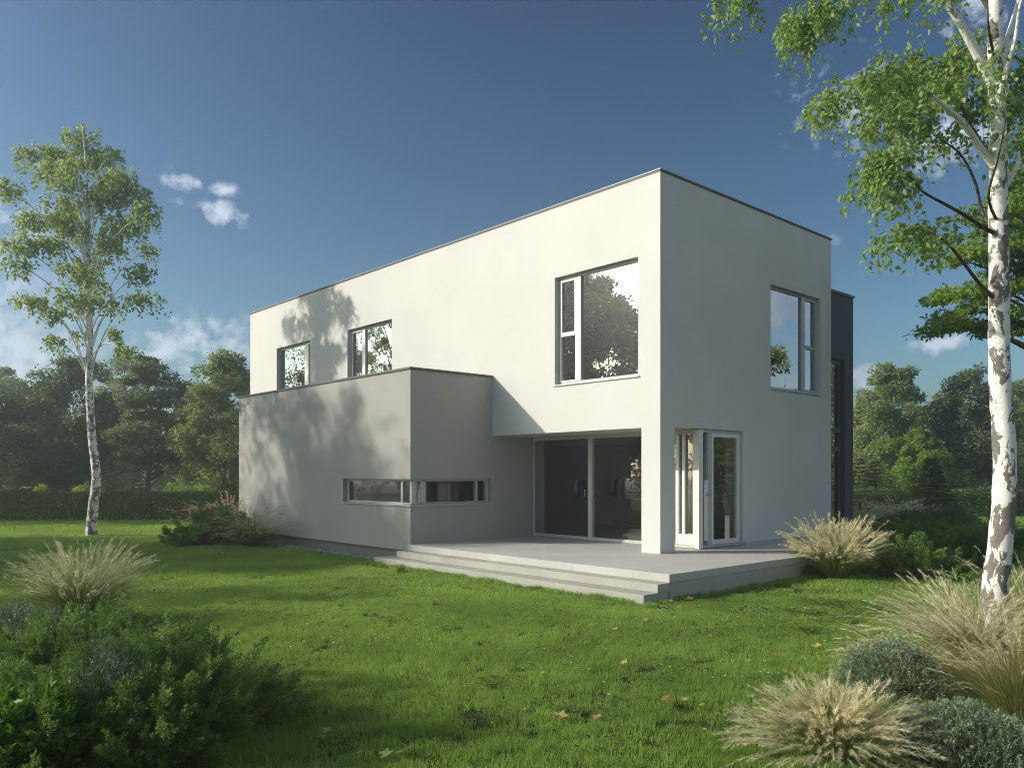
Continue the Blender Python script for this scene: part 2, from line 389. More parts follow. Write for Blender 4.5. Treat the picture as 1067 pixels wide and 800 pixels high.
def at(px, py, Y):                        # a point at depth Y that the photograph shows at (px, py)
    return np.array([(px - 533.5) / 834 * Y, Y, EYE + (494 - py) / 834 * Y])
def unit(n):
    v = RNG.normal(size=(n, 3)); return v / np.linalg.norm(v, axis=1, keepdims=True)
def curve(p0, p1, p2, k=8):
    t = np.linspace(0, 1, k)[:, None]; p0, p1, p2 = map(np.asarray, (p0, p1, p2))
    return (1 - t) ** 2 * p0 + 2 * t * (1 - t) * p1 + t ** 2 * p2
def spline(P, k=6):
    P = np.asarray(P, float); n = len(P); o = []
    for i in range(n - 1):
        a, b, c, d = P[max(i - 1, 0)], P[i], P[i + 1], P[min(i + 2, n - 1)]
        for t in np.arange(k) / k:
            o.append(.5 * (2 * b + (c - a) * t + (2 * a - 5 * b + 4 * c - d) * t * t + (3 * b - a - 3 * c + d) * t ** 3))
    o.append(P[-1]); return np.array(o)

# ------------------------------------------------------------------ ground
def make_ground():
    b = MB(); n = 60
    xs = np.linspace(-260, 260, n); ys = np.linspace(-200, 320, n)
    V = [(x, y, 0) for y in ys for x in xs]
    Q = [(j * n + i, j * n + i + 1, (j + 1) * n + i + 1, (j + 1) * n + i) for j in range(n - 1) for i in range(n - 1)]
    b.add(V, Q); tag(b.build('ground', 'lawn soil'), 'green lawn ground reaching back to the trees', 'ground', kind='structure')
make_ground()

# ------------------------------------------------------------------ house
HU = np.array([-0.66743, 0.74467]); HV = np.array([0.74467, 0.66743]); HC = np.array([2.6060, 14.0675])
HROT = math.atan2(HV[0] * 0 - HU[1], -HU[0])
def hw(x, y, z=0): p = HC - HU * x + HV * y; return np.array([p[0], p[1], z])
house = empty('house', (HC[0], HC[1], 0), 'modern two-storey flat-roofed house with white upper volume and grey side block', 'house', rz=HROT)

def grid_solid(b, P, A, B, n0, n1, holes):
    """a slab in plane coordinates with rectangular openings, as one closed mesh without inner faces"""
    ca = sorted({A[0], A[1]} | {round(v, 5) for h in holes for v in h[:2] if A[0] < v < A[1]})
    cb = sorted({B[0], B[1]} | {round(v, 5) for h in holes for v in h[2:] if B[0] < v < B[1]})
    na, nb = len(ca) - 1, len(cb) - 1
    solid = np.ones((na, nb), bool)
    for i in range(na):
        for j in range(nb):
            ma, mb = (ca[i] + ca[i + 1]) / 2, (cb[j] + cb[j + 1]) / 2
            if any(h[0] < ma < h[1] and h[2] < mb < h[3] for h in holes): solid[i, j] = False
    def q(*pts): b.add([P(*p) for p in pts], [(0, 1, 2, 3)])
    S = lambda i, j: 0 <= i < na and 0 <= j < nb and solid[i, j]
    for i in range(na):
        for j in range(nb):
            if not solid[i, j]: continue
            a0, a1, b0, b1 = ca[i], ca[i + 1], cb[j], cb[j + 1]
            q((a0, n0, b0), (a1, n0, b0), (a1, n0, b1), (a0, n0, b1)); q((a0, n1, b0), (a0, n1, b1), (a1, n1, b1), (a1, n1, b0))
            if not S(i - 1, j): q((a0, n0, b0), (a0, n0, b1), (a0, n1, b1), (a0, n1, b0))
            if not S(i + 1, j): q((a1, n0, b0), (a1, n1, b0), (a1, n1, b1), (a1, n0, b1))
            if not S(i, j - 1): q((a0, n0, b0), (a0, n1, b0), (a1, n1, b0), (a1, n0, b0))
            if not S(i, j + 1): q((a0, n0, b1), (a1, n0, b1), (a1, n1, b1), (a0, n1, b1))
def planeF(y0): return lambda a, n, z: (a, y0 + n, z + G)          # facing the camera's left: x along, inward is +y
def planeS(x0): return lambda a, n, z: (x0 - n, a, z + G)          # facing right: y along, inward is -x
def pbox(b, P, a0, a1, n0, n1, z0, z1):
    p, q = P(a0, n0, z0), P(a1, n1, z1); b.box(p[0], q[0], p[1], q[1], p[2], q[2])

WF, WS = planeF(0), planeS(0)
GF, GS = planeF(-2.155), planeS(-4.547)
BIG = (-2.624, -.494, 3.18, 5.325); W1 = (-15.03, -12.84, 3.18, 5.36); W2 = (-10.69, -8.49, 3.18, 5.36)
RW = (3.667, 5.77, 3.175, 5.32)
b = MB(); grid_solid(b, WF, (-17, 0), (-G, 6.72), 0, .415, [BIG, W1, W2, (-4.70, -.42, -G - 1, 2.235), (-12.7, -4.7, -G - 1, 3.1)])
b.build('front_wall', 'white stucco', house)
b = MB(); grid_solid(b, WS, (.4152, 6.274), (-G, 6.72), 0, .42, [RW, (.4, 2.64, -.05, 2.25)])
b.build('side_wall', 'white stucco', house)
b = MB(); b.box(-17, -.4205, 5.974, 6.274, 0, 6.72 + G); b.box(-17, -16.7, .4155, 5.9735, 0, 6.72 + G)
b.build('rear_wall', 'white stucco', house)
b = MB(); b.box(-16.69, -.4215, .4165, 5.973, 2.2365 + G, 2.62 + G); b.build('upper_floor', 'white stucco', house)
b = MB(); b.box(-16.69, -.4215, .4165, 5.973, 6.35 + G, 6.6 + G); b.build('roof', 'coping dark', house)
b = MB()                                           # inner partitions of the upper storey and ground floor
b.box(-6.1, -6.0, .42, 5.972, 2.622 + G, 6.349 + G); b.box(-11.7, -11.6, .42, 5.972, 2.622 + G, 6.349 + G)
b.build('inner_wall', 'room white', house)
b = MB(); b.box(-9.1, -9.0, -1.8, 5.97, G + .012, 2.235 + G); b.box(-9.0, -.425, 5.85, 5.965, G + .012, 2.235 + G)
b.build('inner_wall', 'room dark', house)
b = MB(); b.box(-12.5, -.425, 1.2, 5.972, .02, G + .01); b.box(-12.5, -4.86, -1.85, .884, .02, G + .01); b.box(-.4245, -.003, 1.205, 2.635, G - .03, G + .009); b.build('floor', 'floor tiles', house)
def coping(pts, w, h, z, mat, name='coping', over=.03):
    b = MB()
    for (x0, y0, x1, y1) in pts: b.box(x0, x1, y0, y1, z, z + h)
    return b.build(name, mat, house, bevel=.006)
t0 = 6.72 + G
coping([(-17.03, -.03, .03, .42), (-.425, .4205, .03, 6.304), (-17.03, 5.95, -.4255, 6.304), (-17.03, .4205, -16.6, 5.9495)], 0, .022, t0 + .03, 'coping metal')
coping([(-17.012, -.012, .012, .42), (-.42, .4202, .012, 6.286)], 0, .028, t0 + .001, 'coping dark', 'shadow_strip')  # dark strip standing in for the shadow line under the coping
# grey block
b = MB()
SL = (-7.185, -4.3, .78, 1.30); SR = (-2.4, -.041, .80, 1.30)
grid_solid(b, GF, (-12.843, -4.547), (-.135, 3.50), 0, .30, [SL])
grid_solid(b, GS, (-1.8552, 1.24), (-.135, 2.2345), 0, .30, [SR])
b.box(-4.847, -4.547, -1.8552, -.0005, 2.235 + G, 3.50 + G)
b.box(-12.843, -12.543, -1.8545, 0 - .001, -.135 + G, 3.5 + G)
b.build('side_block_wall', 'grey stucco', house)
b = MB(); b.box(-12.54, -4.85, -1.853, -.002, 3.1 + G, 3.3 + G); b.box(-12.5, -4.86, -1.85, -.003, 2.5 + G, 2.6 + G); b.build('side_block_roof', 'coping dark', house)
coping([(-12.87, -2.18, -4.52, -1.85), (-4.85, -1.8495, -4.52, -.002), (-12.87, -1.8495, -12.53, -.002)], 0, .05, 3.501 + G, 'coping dark')
b = MB(); b.box(-12.75, -4.62, -2.06, -1.2, -.02, G - .136); b.build('plinth', 'plinth', house)
# dark rear block
DS = planeS(-.5)
DW = (6.55, 7.98, .0, 4.22)
b = MB(); grid_solid(b, DS, (6.276, 8.438), (-G, 5.80), 0, .3, [DW]); b.box(-6, -.8005, 8.138, 8.438, 0, 5.8 + G); b.box(-6, -.8005, 6.28, 8.137, 5.5 + G, 5.7 + G)
b.build('rear_block_wall', 'dark stucco', house)
b = MB(); b.box(-.83, -.47, 6.276, 8.468, 5.801 + G, 5.86 + G); b.box(-6, -.8305, 8.1, 8.468, 5.801 + G, 5.86 + G); b.build('coping', 'coping dark', house)
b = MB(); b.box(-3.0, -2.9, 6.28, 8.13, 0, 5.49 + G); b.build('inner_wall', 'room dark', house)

def window(P, rect, mulls, sashes, fmat='frame grey', smat='frame lit white', gmat='mirror glass', rec=.11, fw=.055, name='window', sill=True, sill_mat='frame lit white'):
    """frame with mullions (the part), then panes, sashes and sill as its sub-parts"""
    a0, a1, z0, z1 = rect; b = MB(); d0, d1 = rec, rec + .08
    pbox(b, P, a0, a0 + fw, d0, d1, z0, z1); pbox(b, P, a1 - fw, a1, d0, d1, z0, z1)
    pbox(b, P, a0 + fw, a1 - fw, d0, d1, z1 - fw, z1); pbox(b, P, a0 + fw, a1 - fw, d0, d1, z0, z0 + fw)
    w = b.build(name, fmat, house, bevel=.004)
    m = MB()
    for (ma, mb) in mulls: pbox(m, P, ma, mb, d0 - .012, d1 - .002, z0 + fw + .001, z1 - fw - .001)
    if mulls: m.build('mullion', smat, w, bevel=.003)
    for (s0, s1, y0, y1, t) in sashes:
        if t:
            s = MB()
            pbox(s, P, s0, s0 + t, d0 - .008, d1 - .01, y0, y1); pbox(s, P, s1 - t, s1, d0 - .008, d1 - .01, y0, y1)
            pbox(s, P, s0 + t, s1 - t, d0 - .008, d1 - .01, y1 - t, y1); pbox(s, P, s0 + t, s1 - t, d0 - .008, d1 - .01, y0, y0 + t)
            s.build('sash', smat, w, bevel=.003)
        g = MB(); g.add([P(s0 + t, d0 + .03, y0 + t), P(s1 - t, d0 + .03, y0 + t), P(s1 - t, d0 + .03, y1 - t), P(s0 + t, d0 + .03, y1 - t)], [(0, 1, 2, 3)])
        g.build('pane', gmat, w)
    if sill:
        s = MB(); pbox(s, P, a0 - .03, a1 + .03, -.035, rec - .001, z0 - .025, z0 - .002); s.build('sill', sill_mat, w, bevel=.004)
    return w
f = .055
def cells(rect, parts):  # keep the cells clear of the frame
    return parts
x0, x1, z0, z1 = BIG
window(WF, BIG, [(-2.127, -2.006)], [(x0 + f, -2.128, z0 + f, 4.17, .03), (x0 + f, -2.128, 4.172, z1 - f, .05), (-2.005, x1 - f, z0 + f, z1 - f, .0)])
x0, x1, z0, z1 = W1
window(WF, W1, [(-13.36, -13.16)], [(x0 + f, -13.361, z0 + f, z1 - f, 0), (-13.159, x1 - f, z0 + f, z1 - f, .03)])
x0, x1, z0, z1 = W2
window(WF, W2, [(-10.06, -9.93)], [(x0 + f, -10.061, z0 + f, z1 - f, .035), (-9.929, x1 - f, z0 + f, z1 - f, 0)])
x0, x1, z0, z1 = RW
window(WS, RW, [(5.08, 5.20)], [(x0 + f, 5.079, z0 + f, z1 - f, 0), (5.201, x1 - f, z0 + f, 4.20, .035), (5.201, x1 - f, 4.202, z1 - f, .035)], smat='frame grey', sill_mat='frame grey', rec=.09)
x0, x1, z0, z1 = DW
window(DS, DW, [], [(x0 + f, x1 - f, z0 + f, 2.02, .06), (x0 + f, x1 - f, 2.022, 2.48, .06), (x0 + f, x1 - f, 2.482, z1 - f, .06)], 'frame dark', 'frame dark', rec=.1, sill=False)
# corner strip window of the grey block: two frames that meet at the corner post
w = MB(); d0, d1 = .10, .17
pbox(w, GF, -7.185, -7.10, d0, d1, .78, 1.30); pbox(w, GF, -7.10, -4.72, d0, d1, 1.255, 1.30); pbox(w, GF, -7.10, -4.72, d0, d1, .78, .825)
pbox(w, GF, -5.02, -4.955, d0 - .01, d1, .826, 1.254)
pbox(w, GS, -.11, -.041, d0, d1, .80, 1.30); pbox(w, GS, -1.985, -.11, d0, d1, 1.255, 1.30); pbox(w, GS, -1.985, -.11, d0, d1, .80, .825)
pbox(w, GS, -1.85, -1.72, d0 - .01, d1, .826, 1.254); pbox(w, GS, -.40, -.345, d0 - .01, d1, .826, 1.254)
strip = w.build('corner_window', 'frame grey', house, bevel=.003)
w = MB(); w.box(-4.715, -4.648, -2.054, -1.987, .80 + G, 1.30 + G); w.build('corner_post', 'frame grey', strip)
for (a, c) in ((-7.10, -5.02), (-4.955, -4.72)):
    g = MB(); g.add([GF(a, .13, .826), GF(c, .13, .826), GF(c, .13, 1.254), GF(a, .13, 1.254)], [(0, 1, 2, 3)]); g.build('pane', 'strip glass', strip)
for (a, c) in ((-1.985, -1.85), (-1.72, -.40), (-.345, -.11)):
    g = MB(); g.add([GS(a, .13, .826), GS(c, .13, .826), GS(c, .13, 1.254), GS(a, .13, 1.254)], [(0, 1, 2, 3)]); g.build('pane', 'strip glass', strip)
w = MB(); pbox(w, GF, -7.22, -4.515, -.035, .099, .755, .7785); w.box(-4.646, -4.515, -2.055, -.01, .755 + G, .7785 + G); w.build('sill', 'frame grey', strip, bevel=.004)

# sliding doors under the overhang, in the plane y = 1.22, and the corner glazing
TF = planeF(1.22); TS = planeS(-.05)
b = MB()
pbox(b, TF, -4.545, -4.50, 0, .09, .011, 2.235); pbox(b, TF, -4.50, -.115, 0, .09, 2.16, 2.235); pbox(b, TF, -4.50, -.115, 0, .09, .011, .07)
door = b.build('sliding_door', 'frame warm', house, bevel=.003)
for (a, c) in ((-2.838, -2.73),): 
    b = MB(); pbox(b, TF, a, c, -.015, .085, .071, 2.159); b.build('door_post', 'frame warm', door, bevel=.003)
b = MB(); pbox(b, TF, -4.499, -4.21, .02, .07, .071, 2.159); b.build('side_panel', 'cabinet grey', door)
for (a, c) in ((-4.209, -2.839), (-2.729, -.57)):
    b = MB(); b.add([TF(a, .045, .071), TF(c, .045, .071), TF(c, .045, 2.159), TF(a, .045, 2.159)], [(0, 1, 2, 3)]); b.build('pane', 'shop glass', door)
for s in (-2.90, -2.68): b = MB(); pbox(b, TF, s - .012, s + .012, -.05, .0, .93, 1.07); b.build('handle', 'steel', door)
b = MB(); pbox(b, TF, -.569, -.50, -.012, .085, .071, 2.159); pbox(b, TF, -.115, -.03, -.02, .11, .011, 2.235); pbox(b, TF, -.50, -.116, -.01, .08, .071, .27); pbox(b, TF, -.42, -.36, -.012, .08, .2705, 2.159); 
pbox(b, TF, -.175, -.116, -.011, .08, .2705, 2.159)
cd_ = b.build('corner_door', 'frame lit white', house, bevel=.003)
for (a, c) in ((-.50, -.42), (-.36, -.175)):
    b = MB(); b.add([TF(a, .045, .2705), TF(c, .045, .2705), TF(c, .045, 2.159), TF(a, .045, 2.159)], [(0, 1, 2, 3)]); b.build('pane', 'shop glass', cd_)
b = MB()
pbox(b, TS, 1.331, 2.638, 0, .08, 2.185, 2.245); pbox(b, TS, 1.331, 2.638, 0, .08, .011, .07)
pbox(b, TS, 1.331, 1.36, 0, .08, .0705, 2.184); pbox(b, TS, 2.58, 2.638, 0, .08, .0705, 2.184); pbox(b, TS, 1.50, 1.63, -.01, .079, .0705, 2.184)
sd = b.build('side_glazing', 'frame grey', house, bevel=.003)
b = MB()
pbox(b, TS, 1.631, 1.69, -.006, .07, .071, 2.183); pbox(b, TS, 2.51, 2.579, -.006, .07, .071, 2.183); pbox(b, TS, 1.691, 2.509, -.006, .07, 2.11, 2.183); pbox(b, TS, 1.691, 2.509, -.006, .07, .071, .15)
b.build('sash', 'frame lit white', sd, bevel=.003)
for (a, c) in ((1.36, 1.50), (1.69, 2.51)):
    b = MB(); b.add([TS(a, .04, .071), TS(c, .04, .071), TS(c, .04, 2.184), TS(a, .04, 2.184)], [(0, 1, 2, 3)]); b.build('pane', 'shop glass', sd)
b = MB(); pbox(b, TS, 1.40, 1.54, -.05, -.03, 1.01, 1.035); pbox(b, TS, 1.52, 1.54, -.03, -.011, 1.01, 1.035); b.build('handle', 'steel', sd)
b = MB(); pbox(b, WS, 2.64, 6.6, -.06, -.001, -.3, .06); b.build('skirting', 'frame grey', house)

# things inside the house
kit = empty('kitchen_unit', hw(-3.6, 5.55, G), 'grey kitchen base cabinets with pale worktop behind the sliding doors', 'kitchen unit', rz=HROT)
b = MB(); b.box(-1.6, 1.9, -.3, .28, .1, .86); b.build('cabinet', 'cabinet grey', kit)
b = MB(); b.box(-1.63, 1.93, -.34, .29, .862, .90); b.build('worktop', 'cabinet light', kit)
for i in range(5): b = MB(); b.box(-1.55 + i * .7, -.95 + i * .7, -.33, -.305, .74, .755); b.build('handle', 'steel', kit)
wc = empty('wall_cabinet', hw(-3.6, 5.65, G), 'row of dark wall cabinets hung over the kitchen worktop', 'wall cabinet', rz=HROT)
b = MB(); b.box(-1.6, 1.2, -.18, .19, 1.42, 2.1); b.build('cabinet', 'cabinet grey', wc)
for i in range(4): b = MB(); b.box(-1.59 + i * .7, -.905 + i * .7, -.202, -.181, 1.425, 2.095); b.build('door', 'room dark', wc)
fr = empty('refrigerator', hw(-5.9, 5.5, G), 'tall grey refrigerator standing beside the kitchen cabinets', 'refrigerator', rz=HROT)
b = MB(); b.box(-.35, .35, -.33, .33, .03, 2.0); b.build('body', 'cabinet light', fr, bevel=.01)
for (z0_, z1_, h0_, h1_) in ((.05, .8, .5, .76), (.82, 1.98, .9, 1.3)):
    b = MB(); b.box(-.345, .345, -.36, -.332, z0_, z1_); d_ = b.build('door', 'cabinet light', fr, bevel=.006)
    b = MB(); b.box(.26, .28, -.4, -.361, h0_, h1_); b.build('handle', 'steel', d_)
ku = empty('kettle', hw(-2.9, 5.45, G + .905), 'small dark kettle on the kitchen worktop', 'kettle')
b = MB(); b.tube([(0, 0, 0), (0, 0, .02), (0, 0, .12), (0, 0, .19)], [.08, .085, .075, .05], 14); b.build('body', 'appliance black', ku, True)
b = MB(); b.tube(curve((-.05, 0, .17), (-.16, 0, .16), (-.075, 0, .04), 7), .009, 6); b.build('handle', 'appliance black', ku, True)
cu = MB(); k = 40
xx = np.linspace(-1.0, -.46, k); yy = 1.75 + .035 * np.sin(np.arange(k) * 1.3)
V = np.array([[hw(x, y, z) for z in (G + .03, G + 2.2)] for x, y in zip(xx, yy)]).reshape(-1, 3)
cu.add(V, [(2 * i, 2 * i + 2, 2 * i + 3, 2 * i + 1) for i in range(k - 1)])
cuo = cu.build('curtain', 'curtain', None, True); tag(cuo, 'pale curtain hanging inside the corner glazing', 'curtain')
so = cuo.modifiers.new('thickness', 'SOLIDIFY'); so.thickness = .004

# terrace
ter = empty('terrace', (HC[0], HC[1], 0), 'light concrete terrace with two long steps in front of the glass doors', 'terrace', rz=HROT)
b = MB(); b.box(-4.546, 1.87, -2.217, 1.199, G - .12, G); b.box(.001, 1.87, 1.1995, 3.6, G - .12, G); b.build('slab', 'terrace concrete', ter, bevel=.008)
b = MB(); b.box(-4.60, 1.85, -2.455, -.5, G - .24, G - .121); b.build('step', 'step concrete', ter, bevel=.007)
b = MB(); b.box(-4.95, 1.84, -2.745, -.5, -.05, G - .241); b.build('step', 'step concrete', ter, bevel=.007)
b = MB(); b.box(.1, 1.862, -2.2, 3.58, -.05, G - .1215); b.build('side_wall', 'step concrete', ter)

# gravel strip along the plinth
b = MB(); n = 2600
P = np.stack([RNG.uniform(-12.9, -4.95, n), -2.06 - np.abs(RNG.normal(0, .27, n)) - .02, np.zeros(n)], 1)
octv = np.array([(1, 0, 0), (0, 1, 0), (-1, 0, 0), (0, -1, 0), (0, 0, 1), (0, 0, -1)], float)
octt = np.array([(0, 1, 4), (1, 2, 4), (2, 3, 4), (3, 0, 4), (1, 0, 5), (2, 1, 5), (3, 2, 5), (0, 3, 5)])
Wp = np.array([hw(x, y) for x, y, _ in P])
sz = RNG.uniform(.012, .03, (n, 1, 1)) * RNG.uniform(.7, 1.3, (n, 6, 1))
ang = RNG.uniform(0, 6.28, n); c_, s_ = np.cos(ang), np.sin(ang)
o3 = octv[None] * sz; o3 = np.stack([o3[..., 0] * c_[:, None] - o3[..., 1] * s_[:, None], o3[..., 0] * s_[:, None] + o3[..., 1] * c_[:, None], o3[..., 2] * .7 + .012], -1)
b.add((Wp[:, None] + o3).reshape(-1, 3), None, (octt[None] + (np.arange(n) * 6)[:, None, None]).reshape(-1, 3), np.repeat(RNG.random(n), 8))
tag(b.build('gravel', 'gravel stone'), 'strip of grey gravel along the plinth of the grey block', 'gravel', kind='stuff')

# ------------------------------------------------------------------ vegetation builders
def clump_leaves(b, c, rx, ry, rz, n, size, up=.5, rough=.35, shell=.55):
    u = unit(n); r = (shell + (1 - shell) * RNG.random(n)) * (1 + rough * RNG.normal(size=n) * .5)
    P = np.asarray(c) + u * r[:, None] * np.array([rx, ry, rz])
    D = u * .6 + unit(n) * .9; D[:, 2] -= .25
    N = unit(n) * .8 + np.array([-.45, -.1, up]) + u * .4
    b.leaves(P, D, N, size * RNG.uniform(.6, 1.3, n), size * RNG.uniform(.45, .8, n), fold=.08)

BT = 'trees behind the garden hedge'
def tree(name, loc, H, W, crown0, nclump, nleaf, size, label, leafmat, group=None, seed=0, shape=1.0, flat=.68, trunk_r=None, barkmat='grey bark', cat='tree', gap=1.0, jitter=.35):
    """broad tree: bent trunk with limbs that carry leaf clumps spread through an uneven crown"""
    global RNG
    RNG = np.random.default_rng(1000 + seed)
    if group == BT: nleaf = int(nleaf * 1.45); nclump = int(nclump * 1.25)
    root = empty(name, loc, label, cat, group)
    tr = trunk_r or H * .018
    k = 9; z = np.linspace(0, H * .86, k)
    px = np.cumsum(RNG.normal(0, W * .018, k)); py = np.cumsum(RNG.normal(0, W * .018, k)); px -= px[0]; py -= py[0]
    T = np.stack([px, py, z], 1); T = spline(T, 3)
    tb = MB(); rr = np.interp(np.linspace(0, 1, len(T)), [0, .06, .5, 1], [tr * 1.5, tr, tr * .65, tr * .15]); tb.tube(T, rr, 8)
    cb = MB(); hc = H - crown0
    for i in range(nclump):
        f = (i + RNG.random()) / nclump                       # height share in the crown
        rad = W * .5 * (math.sin(math.pi * min(1, (f * .93 + .10)) ** shape) ** .6)
        a = RNG.uniform(0, 2 * math.pi); rho = rad * math.sqrt(RNG.uniform(.12, 1)) * RNG.uniform(.85, 1.12)
        zc = crown0 + hc * (f * .9 + .04)
        base = T[min(len(T) - 1, int(np.searchsorted(T[:, 2], max(crown0 * .6, zc - rho * .75))))]
        c = np.array([base[0] + rho * math.cos(a), base[1] + rho * math.sin(a), zc + RNG.normal(0, hc * .03)])
        cs = W * RNG.uniform(.10, .19) * (1.15 - .5 * f)
        if RNG.random() < .7 or rho > rad * .6:
            mid = base + (c - base) * .55 + np.array([0, 0, -.05 * H * RNG.random()])
            br = tr * .32 * (1.1 - .7 * f); tb.tube(curve(base, mid, c, 6), np.linspace(br, br * .2, 6), 5, False)
        n = int(nleaf / nclump * RNG.uniform(.6, 1.5) * gap)
        for q in range(3):                                     # each clump is three overlapping puffs
            d = RNG.normal(0, cs * .55, 3); d[2] *= flat
            clump_leaves(cb, c + d, cs * .75, cs * .75, cs * flat * .75, n // 3, size, rough=jitter)
    tb.build('trunk', barkmat, root, True); cb.build('crown', leafmat, root)
    return root

def arcs(n, base_r, L, el, droop, k, azr=(0, 2 * math.pi), lj=.25):
    """n curved stems from a tuft: returns (n,k,3) and azimuths"""
    az = RNG.uniform(azr[0], azr[1], n); br = base_r * np.sqrt(RNG.random(n))
    e = R(1) * RNG.uniform(el[0], el[1], n); Ls = L * RNG.uniform(1 - lj, 1 + lj * .6, n)
    t = np.linspace(0, 1, k)[None, :]
    dr = droop * RNG.uniform(.5, 1.4, n)[:, None]
    h = (np.cos(e)[:, None] * t + dr * .55 * t ** 2.2) * Ls[:, None]
    z = (np.sin(e)[:, None] * t - dr * t ** 2.6) * Ls[:, None]
    sw = RNG.normal(0, .10, n)[:, None] * t ** 2 * Ls[:, None]
    ca, sa = np.cos(az)[:, None], np.sin(az)[:, None]
    x = br[:, None] * ca + h * ca - sw * sa; y = br[:, None] * sa + h * sa + sw * ca
    return np.stack([x, y, np.maximum(z, .01)], 2), az

def fountain_grass(loc, H, n_bl, n_pl, label, blade='fountain blade', plume='plume', group='ornamental grasses', bw=.0035, pw=.30, hairs=34, hl=.05, el=(48, 88), droop=.38, hw_=.0022, name='ornamental_grass', seed=0, thick=1.0, blade_len=.75):
    global RNG
    RNG = np.random.default_rng(5000 + seed)
    root = empty(name, loc, label, 'ornamental grass', group)
    b = MB(); pts, az = arcs(n_bl, H * .16, H * blade_len, (40, 86), droop * 1.25, 6)
    side = np.stack([-np.sin(az), np.cos(az), RNG.normal(0, .3, n_bl)], 1)
    b.ribbons(pts, np.array([.8, 1, .95, .8, .5, .05]) * bw, side)
    k = 12; st, az = arcs(n_pl, H * .12, H * .98, el, droop, k, lj=.42)
    side = np.stack([-np.sin(az), np.cos(az), RNG.normal(0, .3, n_pl)], 1)
    b.ribbons(st, np.linspace(1, .45, k) * bw * .55, side, .5 + .5 * RNG.random(n_pl))
    b.build('blades', blade, root)
    p = MB(); n = n_pl * hairs
    idx = np.repeat(np.arange(n_pl), hairs); f = 1 - pw * RNG.random(n)
    s = f * (k - 1); i0 = np.minimum(s.astype(int), k - 2); fr = (s - i0)[:, None]
    A, B_ = st[idx, i0], st[idx, i0 + 1]; P = A + (B_ - A) * fr
    D = (B_ - A); D /= np.linalg.norm(D, axis=1, keepdims=True) + 1e-9
    prof = np.sin(np.pi * np.clip((1 - f) / pw * .86 + .12, 0, 1)) ** .7
    dirn = D * .9 + unit(n) * .68 * thick; dirn /= np.linalg.norm(dirn, axis=1, keepdims=True)
    ln = hl * prof * RNG.uniform(.6, 1.3, n)
    sd = np.cross(dirn, unit(n)); sd /= np.linalg.norm(sd, axis=1, keepdims=True) + 1e-9
    V = np.stack([P - sd * hw_, P + sd * hw_, P + dirn * ln[:, None]], 1).reshape(-1, 3)
    p.add(V, None, np.arange(3 * n).reshape(n, 3), np.clip(np.repeat(RNG.random(n_pl), hairs) * .7 + RNG.random(n) * .3, 0, 1))
    p.build('plumes', plume, root)
    return root

def juniper(loc, rad, H, nt, label, mat='juniper needle', seed=0, size=.026, group='spreading junipers', per=46, name='juniper', spikes=0):
    """spreading juniper: a loose mound of pointed plumes that lean outwards, each with side plumes covered in short needles"""
    global RNG
    RNG = np.random.default_rng(3000 + seed)
    root = empty(name, loc, label, 'shrub', group)
    wb = MB(); fb = MB(); aP, aD, aR = [], [], []
    def plume(p0, d, L, r, n, tone):
        s = RNG.random(n) ** .85; u = unit(n); u -= d * (u @ d)[:, None]; u /= np.linalg.norm(u, axis=1, keepdims=True) + 1e-9
        rr = r * (np.minimum(1, s * 5 + .25) * (1.02 - s) ** .8) * RNG.uniform(.35, 1, n)
        aP.append(p0 + d * (s * L)[:, None] + u * rr[:, None]); aD.append(d * 1.0 + u * .6 + RNG.normal(0, .16, (n, 3)))
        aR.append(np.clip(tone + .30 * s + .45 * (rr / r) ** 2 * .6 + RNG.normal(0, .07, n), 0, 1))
    nt = int(nt * 1.5)
    for i in range(nt):
        u = unit(1)[0]; u[2] = abs(u[2]) ** 1.15; az = math.atan2(u[1], u[0])
        lob = 1 + .20 * math.sin(3 * az + seed) + .12 * math.sin(5 * az + 2 * seed)
        q = RNG.uniform(.25, .84) ** .75
        p0 = np.array([u[0] * rad * lob, u[1] * rad * lob, u[2] * H]) * q; p0[2] = max(p0[2], .03)
        d = np.array([u[0], u[1], u[2] * .5 + RNG.uniform(.30, .75)]) + RNG.normal(0, .14, 3)
        L = rad * RNG.uniform(.24, .42)
        if i < spikes: d = np.array([u[0] * .15, u[1] * .15, 1.0]); L = H * RNG.uniform(.6, .85); p0[:2] *= .6
        d /= np.linalg.norm(d); tone = RNG.uniform(-.05, .28)
        wb.tube(curve((p0[0] * .12, p0[1] * .12, .02), p0 * [.6, .6, .35], p0 + d * L * .5, 6), np.linspace(.006, .002, 6) * (rad + .2), 4, False)
        plume(p0 - d * L * .25, d, L * 1.25, L * .20, int(per * 3.2), tone)
        for k in range(8):
            t = RNG.uniform(-.15, .70); sd = np.cross(d, unit(1)[0]); sd /= np.linalg.norm(sd) + 1e-9
            d2 = d * .9 + sd * RNG.uniform(.35, .75); d2 /= np.linalg.norm(d2)
            plume(p0 + d * L * t, d2, L * RNG.uniform(.32, .5) * (1.1 - .5 * t), L * .115, int(per * 1.25), tone)
    P = np.concatenate(aP); n = len(P)
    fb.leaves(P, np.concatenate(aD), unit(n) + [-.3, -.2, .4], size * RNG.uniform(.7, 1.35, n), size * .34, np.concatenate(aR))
    wb.build('stems', 'brown twig', root); fb.build('foliage', mat, root)
    return root

